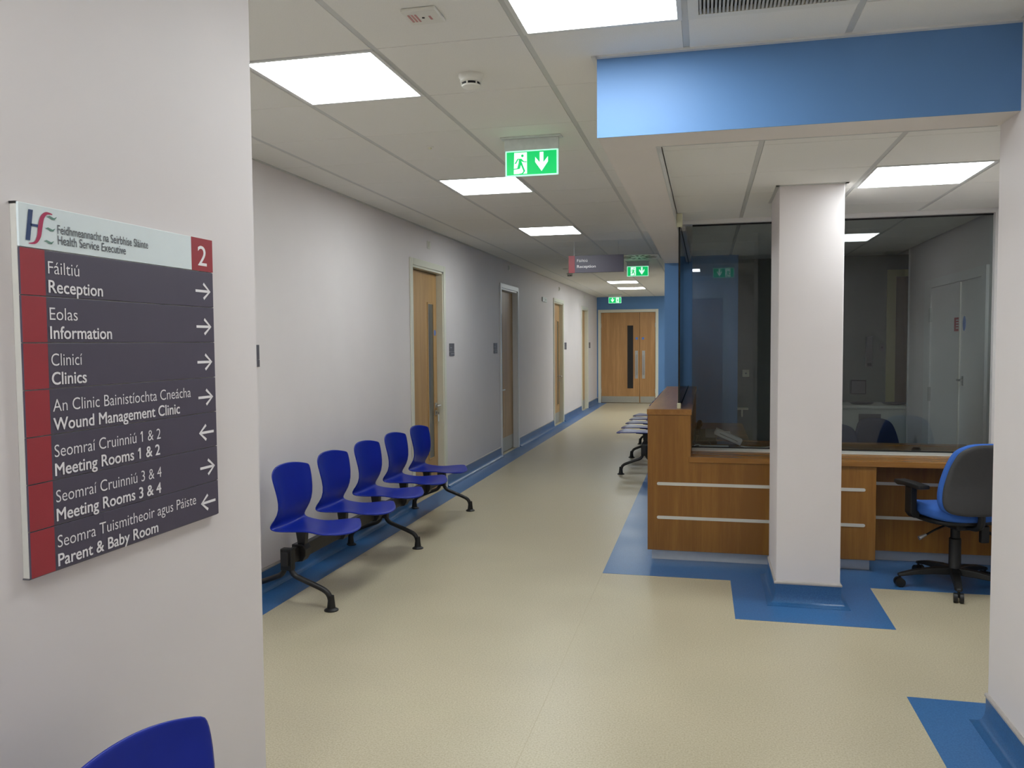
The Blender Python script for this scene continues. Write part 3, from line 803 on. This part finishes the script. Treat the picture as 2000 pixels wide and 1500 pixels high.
# ------------------------------------------------------------------ beam benches
def seat_shell_mesh():
    st = [(-0.092, 0.802, 0.214, 0.030, 0.0), (-0.090, 0.788, 0.224, 0.028, 0.0), (-0.084, 0.745, 0.227, 0.012, 0.0), (-0.072, 0.68, 0.219, 0.0, 0.0), (-0.060, 0.60, 0.203, 0, 0), (-0.060, 0.53, 0.193, 0, 0),
          (-0.074, 0.475, 0.203, 0, 0), (-0.074, 0.449, 0.207, 0, 0), (-0.050, 0.435, 0.203, 0, 0), (0.02, 0.431, 0.176, 0, 0), (0.09, 0.430, 0.150, 0, 0), (0.145, 0.432, 0.158, 0, 0), (0.20, 0.434, 0.200, 0, 0), (0.26, 0.436, 0.228, 0, 0.0),
          (0.31, 0.436, 0.224, 0, 0.025), (0.345, 0.430, 0.200, 0, 0.05), (0.360, 0.421, 0.172, 0, 0.06)]
    bm = bmesh.new(); nu = 13; rows = []
    for (x, zz, w, dzt, dxf) in st:
        row = []
        back = max(0.0, min(1.0, (zz-0.46)/0.10))
        for i in range(nu):
            u = -1+2*i/(nu-1)
            X = x + 0.050*back*abs(u)**2.2 - dxf*abs(u)**2.5
            Z = zz - dzt*abs(u)**2.4 + (1-back)*0.010*u*u
            row.append(bm.verts.new((X, w*u, Z)))
        rows.append(row)
    for a, b in zip(rows, rows[1:]):
        for i in range(nu-1): bm.faces.new((a[i], a[i+1], b[i+1], b[i]))
    fin(bm)
    me = bpy.data.meshes.new('seat_shell'); bm.to_mesh(me); bm.free(); me.materials.append(M['blue_plastic'])
    o = link('seat_shell', me)
    so = o.modifiers.new('s', 'SOLIDIFY'); so.thickness = 0.009; so.offset = 0
    sb = o.modifiers.new('b', 'SUBSURF'); sb.levels = 1; sb.render_levels = 1
    dg = bpy.context.evaluated_depsgraph_get(); dg.update()
    m2 = bpy.data.meshes.new_from_object(o.evaluated_get(dg)); m2.name = 'seat_shell'
    for p in m2.polygons: p.use_smooth = True
    bpy.data.objects.remove(o)
    return m2

def make_bench(label):
    t = thing('beam_bench', (0, 0, 0), label, 'bench', 'blue five seat beam benches')
    sm_ = seat_shell_mesh()
    bb = bmesh.new()
    prism(bb, [(-0.05, 0.424), (0.13, 0.424), (0.13, 0.416), (0.05, 0.410), (0.045, 0.335), (0.0, 0.335), (-0.012, 0.41), (-0.05, 0.416)], 'y', -0.022, 0.022)
    prism(bb, [(-0.03, 0.336), (0.04, 0.336), (0.058, 0.31), (0.055, 0.27), (0.035, 0.238), (-0.01, 0.232), (-0.03, 0.24)], 'y', -0.036, 0.036)
    bm_ = to_mesh('seat_bracket', bb, 'black_metal', bevel=0.003)
    for j in range(5):
        s = link('seat_shell', sm_, t, (0, (j-2)*0.55, 0))
        link('seat_bracket', bm_, s, (0, 0, 0))
    part('beam', box_bm((-0.02, 0.02, -1.28, 1.59, 0.245, 0.325)), 'black_metal', t, bevel=0.004)
    lp = [(0.018, 0.33), (0.018, 0.25), (0.022, 0.215), (0.045, 0.185), (0.09, 0.166), (0.19, 0.128), (0.235, 0.105), (0.255, 0.075), (0.262, 0.03)]
    for yl in (-1.24, 0.18, 1.55):
        for s in (1, -1):
            bl = bmesh.new(); tube(bl, smooth_path([(s*x, yl, zz) for x, zz in lp], 3), 0.0155, 10)
            lg = part('leg', bl, 'black_metal', t, smooth=True)
            bf = bmesh.new(); lathe(bf, [(0.040, 0), (0.040, 0.006), (0.024, 0.016), (0.020, 0.05), (0.0165, 0.085)], s*0.263, yl, 16)
            part('foot', bf, 'black', lg, smooth=True)
        part('leg_yoke', box_bm((-0.036, 0.036, yl-0.022, yl+0.022, 0.215, 0.34)), 'black', t, bevel=0.006)
    return t
b1 = make_bench('row of five blue plastic seats on a black beam against the left corridor wall')
b1.location = (-2.305, 5.42, 0)
b2 = copy_tree(b1); b2.location = (-0.672, 10.80, 0); b2.rotation_euler[2] = math.pi
b2['label'] = 'row of blue seats beyond the reception counter, partly hidden by it'
b3 = copy_tree(b1); b3.location = (-0.908, 0.07, 0)
b3['label'] = 'blue seat cut off at the bottom left below the directory sign'

# ------------------------------------------------------------------ reception desk
D = thing('reception_desk', (0.33, 6.5, 0), 'oak reception desk with raised left counter and two silver stripes', 'desk')
bm = bmesh.new()
prism(bm, [(-0.385, 0.078), (1.06, 0.078), (1.06, 0.683), (-0.10, 0.683), (-0.10, 0.998), (-0.385, 0.998)], 'y', 5.60, 5.62)
fp = part('front_panel', bm, 'oak', D, bevel=0.0015)
part('counter_body', box_bm((-0.383, -0.365, 5.62, 8.49, 0.078, 0.998), (-0.118, -0.10, 5.62, 8.49, 0.078, 0.998)), 'oak', D)
part('counter_top', box_bm((-0.39, -0.094, 5.594, 8.495, 1.0, 1.038)), 'oak_top', D, bevel=0.002)
part('end_panel', box_bm((1.042, 1.06, 5.62, 5.90, 0.078, 0.683)), 'oak', D, bevel=0.0015)
kp = part('modesty_panel', box_bm((1.06, XRR-0.002, 5.88, 5.90, 0.078, 0.683)), 'oak', D)
part('plinth', box_bm((-0.36, 1.035, 5.655, 5.67, 0.002, 0.076), (-0.36, -0.345, 5.67, 8.48, 0.002, 0.076), (1.02, 1.035, 5.67, 5.94, 0.002, 0.076), (1.035, XRR-0.002, 5.935, 5.95, 0.002, 0.076)), 'plinth', D)
for zz in (0.533, 0.303):
    bm = bmesh.new()
    r = 0.0105
    prism(bm, [(-0.312+r*math.cos(a*math.pi/6+math.pi/2), zz+r*math.sin(a*math.pi/6+math.pi/2)) for a in range(7)] + [(0.986+r*math.cos(a*math.pi/6-math.pi/2), zz+r*math.sin(a*math.pi/6-math.pi/2)) for a in range(7)], 'y', 5.597, 5.60)
    part('inlay_strip', bm, 'strip', fp)
    part('inlay_strip', box_bm((1.062, XRR-0.01, 5.877, 5.88, zz-0.0105, zz+0.0105)), 'strip', kp)
W = single('desk_worktop', box_bm((-0.112, XRR-0.002, 5.588, 6.62, 0.684, 0.72), (-0.098, 0.33, 6.62, 8.0, 0.684, 0.72)), 'oak_work', (0.9, 6.1, 0.684), 'low oak worktop running through the glass screen of the reception desk', 'worktop', bevel=0.002)

# drawer unit under the inner return of the worktop
dr = thing('drawer_unit', (0.2, 7.2, 0), 'beige drawer unit inside the office below the phone worktop', 'cabinet')
part('carcass', box_bm((0.0, 0.31, 6.95, 7.5, 0.05, 0.683)), 'oak', dr)
for j in range(3): 
    q = part('drawer', box_bm((0.31, 0.322, 6.96, 7.49, 0.07+j*0.205, 0.27+j*0.205)), 'oak', dr, bevel=0.002)
    part('drawer_pull', box_bm((0.322, 0.335, 7.15, 7.30, 0.18+j*0.205, 0.19+j*0.205)), 'steel', q)

# ------------------------------------------------------------------ reception glazing
YG = 6.05
w1 = struct_empty('window_1', (0.9, YG, 0.72), 'large clear glazed screen across the reception desk')
part('glass_pane', box_bm((-0.100, 1.838, YG-0.005, YG+0.005, 0.733, 2.316)), 'glass_front', w1)
part('gasket', box_bm((-0.100, 1.838, YG-0.008, YG+0.008, 2.312, 2.322)), 'gasket', w1)
part('gasket', box_bm((-0.100, 1.838, YG-0.008, YG+0.008, 0.727, 0.735)), 'gasket', w1)
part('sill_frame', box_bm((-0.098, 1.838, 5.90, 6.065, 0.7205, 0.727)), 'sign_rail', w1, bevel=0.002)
part('head_frame', box_bm((-0.20, XRR, 6.0, 6.1, 2.322, HR+0.02)), 'frame_white', w1)
part('jamb_frame', box_bm((1.838, XRR, 6.0, 6.1, 0.721, 2.322)), 'frame_white', w1)
w2 = struct_empty('window_2', (-0.18, 7.1, 1.04), 'side glass screen standing on the raised counter')
part('glass_pane', box_bm((-0.185, -0.175, 5.69, 8.48, 1.045, 2.28)), 'glass_side', w2)
part('head_channel', box_bm((-0.2, -0.15, 6.1, 8.49, 2.29, HR)), 'frame_white', w2)
part('edge_gasket', box_bm((-0.186, -0.174, 5.684, 5.690, 1.05, 2.27)), 'gasket', w2)
part('edge_gasket', box_bm((-0.186, -0.174, 5.72, 8.47, 2.268, 2.286), (-0.186, -0.174, 5.74, 8.47, 1.0385, 1.052)), 'gasket', w2)
part('glass_clamp', box_bm((-0.193, -0.167, 5.665, 5.70, 1.038, 1.075)), 'cream', w2, bevel=0.003)
part('glass_clamp', box_bm((-0.198, -0.16, 5.655, 5.71, 2.262, HR)), 'cream', w2, bevel=0.003)

# ------------------------------------------------------------------ on the worktop behind the glass
ph = thing('desk_phone', (0.0, 6.42, 0.72), 'black desk phone with handset behind the glass', 'phone')
bm = bmesh.new(); prism(bm, [(6.32, 0.72), (6.54, 0.72), (6.54, 0.80), (6.52, 0.815), (6.32, 0.745)], 'x', -0.09, 0.08); part('phone_base', bm, 'black', ph, bevel=0.006)
bm = bmesh.new(); prism(bm, [(6.35, 0.764), (6.50, 0.816), (6.50, 0.819), (6.35, 0.767)], 'x', -0.005, 0.07); part('keypad', bm, 'room_sign', ph)
bm = bmesh.new(); tube(bm, smooth_path([(-0.06, 6.33, 0.785), (-0.06, 6.345, 0.815), (-0.055, 6.39, 0.845), (-0.05, 6.46, 0.868), (-0.045, 6.50, 0.865), (-0.045, 6.515, 0.84)], 4), 0.017, 10); part('handset', bm, 'black', ph, smooth=True)
bm = bmesh.new(); tube(bm, smooth_path([(-0.06, 6.33, 0.78), (-0.08, 6.27, 0.727), (-0.03, 6.20, 0.725), (0.03, 6.24, 0.725), (0.02, 6.33, 0.735)], 6), 0.004, 6); part('handset_cord', bm, 'black', ph, smooth=True)
dv = thing('card_reader', (0.15, 6.27, 0.72), 'pale slab shaped device propped at an angle beside the black phone', 'device')
ang = math.radians(24)
def tilt(p):
    x, y, zz = p; c, s = math.cos(ang), math.sin(ang)
    return (0.245+x*c+zz*s*0-(-zz)*s, 6.24+y, 0.7215-x*s+zz*c)
bm = box_bm((-0.205, 0, 0, 0.10, 0, 0.045)); 
for v in bm.verts: v.co = tilt(v.co)
part('body', bm, 'device', dv, bevel=0.004)
bm = box_bm((-0.17, -0.03, -0.001, 0.0, 0.020, 0.024))
for v in bm.verts: v.co = tilt(v.co)
part('slot', bm, 'black', dv)
single('paper_sheet', box_bm((0.06, 0.20, 7.02, 7.24, 0.7205, 0.7225)), 'paper', (0.13, 7.13, 0.72), 'white paper sheet lying behind the phone', 'paper')
single('paper_stack', box_bm((-0.05, 0.16, 6.12, 6.20, 0.7205, 0.728)), 'paper', (0.05, 6.16, 0.72), 'thin pale papers lying right behind the glass below the phone', 'paper')
bm = bmesh.new(); tube(bm, smooth_path([(0.25, 6.20, 0.7245), (0.30, 6.14, 0.7245), (0.36, 6.13, 0.7245), (0.42, 6.16, 0.7245), (0.46, 6.22, 0.7245)], 5), 0.004, 6)
single('white_cable', bm, 'paper', (0.35, 6.16, 0.72), 'thin white cable lying on the worktop right of the pale device', 'cable', smooth=True)
bm = bmesh.new(); tube(bm, smooth_path([(-0.085, 6.10, 0.735), (-0.05, 6.11, 0.74), (0.0, 6.11, 0.7245), (0.03, 6.105, 0.7245)], 5), 0.004, 6)
single('white_cable', bm, 'paper', (-0.03, 6.11, 0.72), 'thin white cable curling beside the raised counter behind the glass', 'cable', smooth=True)
bm = bmesh.new(); lathe(bm, [(0.03, 0.72), (0.03, 0.735), (0.02, 0.748), (0, 0.75)], 1.42, 6.16, 16)
single('dark_puck', bm, 'black', (1.42, 6.16, 0.72), 'small dark object on the worktop behind the glass near the office chair', 'object', smooth=True)

# ------------------------------------------------------------------ inside the office
d6 = struct_empty('door_6', (XRR, 7.0, 0), 'white double cupboard doors on the right wall of the office')
a0, a1, zt = 6.30, 7.62, 1.93
part('architrave', box_bm((XRR-0.022, XRR, a0-0.10, a0, 0, zt+0.07), (XRR-0.022, XRR, a1, a1+0.20, 0, zt+0.07), (XRR-0.022, XRR, a0, a1, zt, zt+0.07)), 'frame_white', d6)
for p, q in ((a0+0.003, 6.785), (6.805, a1-0.003)):
    lf = part('door_leaf', box_bm((XRR-0.012, XRR, p, q, 0.01, zt-0.006)), 'frame_white', d6)
    if p < 6.5:
        bm = bmesh.new(); prism(bm, [(6.70+0.035*math.cos(t_*math.pi/10), 1.61+0.055*math.sin(t_*math.pi/10)) for t_ in range(20)], 'x', XRR-0.014, XRR-0.012); part('blue_disc', bm, 'disc_blue', lf, label='round blue notice')
        part('lock_plate', box_bm((XRR-0.016, XRR-0.012, 6.69, 6.73, 1.15, 1.22)), 'steel', lf)
        bm = bmesh.new(); tube(bm, [(XRR-0.014, 6.715, 1.19), (XRR-0.05, 6.715, 1.19), (XRR-0.05, 6.62, 1.19)], 0.008, 8); part('handle', bm, 'steel', lf, smooth=True)
    else:
        nt_ = part('red_notice', box_bm((XRR-0.014, XRR-0.012, 6.83, 6.95, 1.555, 1.66)), 'red', lf, label='red and white notice')
        part('notice_text', box_bm(*[(XRR-0.0146, XRR-0.014, 6.84, 6.90, 1.575+i_*0.02, 1.583+i_*0.02) for i_ in range(4)]), 'paper', nt_)
        for zh in (1.03, 1.70): part('hinge', box_bm((XRR-0.03, XRR-0.012, q-0.012, q+0.012, zh-0.06, zh+0.06)), 'steel', lf)
part('meeting_strip', box_bm((XRR-0.022, XRR-0.012, 6.785, 6.805, 0.01, zt-0.006)), 'strip', d6)
# dark door on the back wall
d8 = struct_empty('door_8', (2.0, YRB, 0), 'dark wooden door with pale yellow frame in the back corner of the office')
part('architrave', box_bm((1.775, 1.86, YRB-0.02, YRB, 0, 2.20), (1.86, 2.65, YRB-0.02, YRB, 2.13, 2.20)), 'yellow_frame', d8)
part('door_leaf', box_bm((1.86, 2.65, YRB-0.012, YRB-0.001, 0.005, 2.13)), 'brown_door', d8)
struct('trim_1', box_bm((XRR-0.012, XRR+0.05, 8.45, 8.47, 0, HR)), 'frame_white', 'white corner trim at the end of the office wall')
# cabinet with tray shapes
cb = thing('base_cabinet', (1.55, 8.72, 0), 'pale low cabinet against the office back wall', 'cabinet')
part('carcass', box_bm((1.18, 1.98, 8.50, 8.975, 0.08, 0.83)), 'cupboard', cb)
part('cabinet_top', box_bm((1.16, 2.0, 8.48, 8.978, 0.83, 0.86)), 'cupboard', cb, bevel=0.003)
part('kick_board', box_bm((1.2, 1.96, 8.54, 8.97, 0.0, 0.08)), 'black', cb)
part('dark_front', box_bm((1.44, 1.64, 8.494, 8.50, 0.58, 0.78)), 'room_sign', cb, label='dark square front panel')
for xx, lab in ((1.50, 'dark round tray on the left of the pale office cabinet'), (1.80, 'dark round tray on the right of the pale office cabinet')):
    bm = bmesh.new(); lathe(bm, [(0.09, 0.86), (0.115, 0.875), (0.11, 0.877), (0.085, 0.866), (0, 0.866)], xx, 8.70, 28)
    single('round_tray', bm, 'room_sign', (xx, 8.70, 0.86), lab, 'tray', 'dark round trays on the office cabinet', smooth=True)
t = thing('wall_frame', (1.515, YRB, 0.94), 'dark square framed panel on the office back wall above the cabinet', 'panel')
part('frame', box_bm((1.44, 1.59, YRB-0.025, YRB, 0.94, 1.085)), 'black', t, bevel=0.003)
part('panel_face', box_bm((1.45, 1.58, YRB-0.027, YRB-0.025, 0.95, 1.075)), 'room_sign', t)
t = thing('towel_dispenser', (1.60, YRB, 1.22), 'tall dark dispenser on the office back wall', 'dispenser')
part('body', box_bm((1.58, 1.64, YRB-0.06, YRB, 1.22, 1.53)), 'room_sign', t, bevel=0.006)
part('outlet', box_bm((1.59, 1.63, YRB-0.062, YRB-0.06, 1.23, 1.26)), 'black', t)
t = thing('wall_switch', (1.735, YRB, 1.39), 'small dark wall box beside the yellow frame in the office', 'switch')
part('plate', box_bm((1.715, 1.755, YRB-0.012, YRB, 1.38, 1.45)), 'room_sign', t, bevel=0.002)
part('button', box_bm((1.728, 1.742, YRB-0.015, YRB-0.012, 1.41, 1.425)), 'black', t)
t = thing('wall_socket', (0.40, YRB, 1.12), 'small cream square socket on the dark office wall beside the blue wall', 'socket')
part('plate', box_bm((0.372, 0.442, YRB-0.01, YRB, 1.115, 1.19)), 'cream', t, bevel=0.003)
part('socket_hole', box_bm((0.40, 0.414, YRB-0.0115, YRB-0.01, 1.145, 1.16)), 'black', t)
t = thing('wall_shelf', (0.37, YRB, 0.78), 'short pale shelf on the dark office wall below the socket', 'shelf')
part('board', box_bm((0.31, 0.43, YRB-0.12, YRB, 0.775, 0.795)), 'cream', t, bevel=0.002)
part('support', box_bm((0.36, 0.375, YRB-0.10, YRB, 0.70, 0.775)), 'cream', t)

# ------------------------------------------------------------------ office chairs
def cushion(outline, y_of, thick, n_ring=5):
    """closed rounded cushion; outline 2D (a,b) polygon, mapped to 3D by y_of(a,b,h)"""
    bm = bmesh.new()
    N = len(outline); c = Vector((sum(p[0] for p in outline)/N, sum(p[1] for p in outline)/N))
    rings = []
    levels = []
    for i in range(7):
        t_ = -1+2*i/6
        sc_ = (1-abs(t_)**3)**(1/3.0) if abs(t_) < 1 else 0
        levels.append((0.90+0.10*sc_, t_*thick/2))
    for s, h in levels:
        rings.append([bm.verts.new(y_of(c.x+(p[0]-c.x)*s, c.y+(p[1]-c.y)*s, h)) for p in outline])
    for a, b in zip(rings, rings[1:]):
        for k_ in range(N): bm.faces.new((a[k_], a[(k_+1) % N], b[(k_+1) % N], b[k_]))
    for ring, h, flip_ in ((rings[0], -thick/2, True), (rings[-1], thick/2, False)):
        prev = ring
        for s in (0.6, 0.3):
            nr = [bm.verts.new(y_of(c.x+(p[0]-c.x)*s, c.y+(p[1]-c.y)*s, h)) for p in outline]
            for k_ in range(N): bm.faces.new((prev[k_], prev[(k_+1) % N], nr[(k_+1) % N], nr[k_]))
            prev = nr
        cv = bm.verts.new(y_of(c.x, c.y, h))
        for k_ in range(N): bm.faces.new((prev[k_], prev[(k_+1) % N], cv))
    return bm

def make_office_chair(label, group):
    """origin at the floor under the column; the sitter faces +y"""
    t = thing('office_chair', (0, 0, 0), label, 'office chair', group)
    # seat
    out = []
    for k_ in range(40):
        a = 2*math.pi*k_/40; c, s = math.cos(a), math.sin(a)
        e = 2/3.2
        out.append((0.235*math.copysign(abs(c)**e, c), 0.02+0.225*math.copysign(abs(s)**e, s)))
    def smap(a, b, h):
        return (a, b, 0.475+h + (0.012*(b/0.22)**3 if b < 0 else -0.03*(b/0.245)**3) + 0.012*(a/0.235)**2)
    part('seat', cushion(out, smap, 0.075), 'fabric_blue', t, smooth=True, angle=80)
    part('seat_pan', cushion([(p[0]*0.93, p[1]*0.93) for p in out], lambda a, b, h: (a, b, 0.427+h), 0.03), 'black', t, smooth=True, angle=80)
    # back
    bo = []
    pts = [(0.0, 0.90), (0.06, 0.898), (0.115, 0.882), (0.155, 0.85), (0.18, 0.79), (0.20, 0.71), (0.215, 0.63), (0.218, 0.56), (0.205, 0.515), (0.17, 0.492), (0.10, 0.482), (0.0, 0.48)]
    sp = smooth_path([(x, zz, 0) for x, zz in pts], 3)
    half = [(p.x, p.y) for p in sp]
    bo = half + [(-x, zz) for x, zz in half[::-1][1:-1]]
    def bmap(off):
        def f(a, zz, h):
            lean = -0.235 - 0.10*(zz-0.48) + 0.03*math.sin((zz-0.48)*7.0)
            return (a, lean + h + off + 0.9*a*a, zz)
        return f
    part('backrest', cushion(bo, bmap(0.022), 0.05), 'fabric_blue', t, smooth=True, angle=80)
    part('back_shell', cushion([(x*0.985, 0.69+(zz-0.69)*0.985) for x, zz in bo], bmap(-0.016), 0.03), 'fabric_grey', t, smooth=True, angle=80)
    bm = bmesh.new(); tube(bm, smooth_path([(0, -0.05, 0.40), (0, -0.17, 0.40), (0, -0.225, 0.425), (0, -0.235, 0.48), (0, -0.235, 0.55)], 4), 0.02, 8); part('back_bar', bm, 'black', t, smooth=True)
    # arms
    for s in (-1, 1):
        bm = bmesh.new(); prism(bm, [(s*0.225, 0.43), (s*0.262, 0.43), (s*0.285, 0.46), (s*0.285, 0.615), (s*0.245, 0.615), (s*0.245, 0.475), (s*0.225, 0.465)], 'y', 0.0, 0.065)
        ar = part('arm_post', bm, 'black', t, bevel=0.006)
        bm = bmesh.new(); prism(bm, [(-0.10, 0.618), (0.06, 0.618), (0.12, 0.612), (0.165, 0.622), (0.155, 0.644), (0.05, 0.646), (-0.10, 0.642)], 'x', s*0.265-0.037, s*0.265+0.037)
        part('arm_pad', bm, 'black', ar, bevel=0.008, smooth=True)
    # mechanism, column, lever
    part('mechanism', box_bm((-0.075, 0.075, -0.13, 0.10, 0.375, 0.415)), 'black', t, bevel=0.01)
    bm = bmesh.new(); lathe(bm, [(0.045, 0.10), (0.042, 0.12), (0.034, 0.13), (0.033, 0.30), (0.026, 0.305), (0.026, 0.38)], 0, 0, 18); part('gas_column', bm, 'black', t, smooth=True)
    for s, L in ((-1, 0.23), (1, 0.26)):
        bm = bmesh.new(); tube(bm, smooth_path([(s*0.05, 0.0, 0.385), (s*0.12, 0.0, 0.36), (s*(L-0.04), 0.0, 0.325)], 4), 0.006, 8)
        lv = part('lever', bm, 'black', t, smooth=True)
        bm = bmesh.new(); tube(bm, [(s*(L-0.045), 0, 0.328), (s*L, 0, 0.308)], [0.008, 0.013], 8); part('lever_grip', bm, 'steel' if s < 0 else 'black', lv, smooth=True)
    part('tension_knob', box_bm((0.07, 0.12, -0.14, -0.11, 0.30, 0.40)), 'black', t, bevel=0.006)
    # star base
    for j in range(5):
        a = math.radians(-101-19 + 72*j)
        u, v = Vector((math.cos(a), math.sin(a), 0)), Vector((-math.sin(a), math.cos(a), 0))
        bm = bmesh.new()
        secs = [(0.02, 0.030, 0.085, 0.125), (0.12, 0.027, 0.085, 0.122), (0.24, 0.023, 0.078, 0.104), (0.30, 0.022, 0.068, 0.088), (0.325, 0.014, 0.066, 0.080)]
        rings = []
        for d_, w_, zl, zh in secs:
            rings.append([bm.verts.new(u*d_+v*(w_*sx_)+Vector((0, 0, zz))) for sx_, zz in ((-1, zl), (1, zl), (0.8, zh), (-0.8, zh))])
        for p, q in zip(rings, rings[1:]):
            for k_ in range(4): bm.faces.new((p[k_], p[(k_+1) % 4], q[(k_+1) % 4], q[k_]))
        bm.faces.new(rings[0]); bm.faces.new(rings[-1])
        lg = part('base_leg', bm, 'black', t, bevel=0.004)
        bm = bmesh.new(); c = u*0.315
        for off in (-0.016, 0.016):
            tube(bm, [c+v*(off-0.010)+Vector((0, 0, 0.028)), c+v*(off+0.010)+Vector((0, 0, 0.028))], 0.028, 16)
        tube(bm, [c+Vector((0, 0, 0.03)), c+Vector((0, 0, 0.075))], 0.007, 8)
        part('caster', bm, 'black', lg, smooth=True)
    return t
oc = make_office_chair('office chair with grey back and blue seat in front of the desk', 'office chairs')
oc.location = (1.458, 5.355, 0); oc.rotation_euler[2] = math.radians(19)
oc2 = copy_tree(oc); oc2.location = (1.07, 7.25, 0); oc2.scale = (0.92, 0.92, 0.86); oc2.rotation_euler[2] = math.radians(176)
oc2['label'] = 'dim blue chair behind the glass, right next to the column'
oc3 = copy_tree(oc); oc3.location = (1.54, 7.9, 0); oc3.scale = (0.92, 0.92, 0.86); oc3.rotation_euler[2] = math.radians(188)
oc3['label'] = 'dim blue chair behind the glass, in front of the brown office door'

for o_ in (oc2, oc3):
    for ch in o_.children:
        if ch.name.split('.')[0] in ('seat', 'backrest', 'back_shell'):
            ch.material_slots[0].link = 'OBJECT'; ch.material_slots[0].material = M['fabric_blue_shaded']
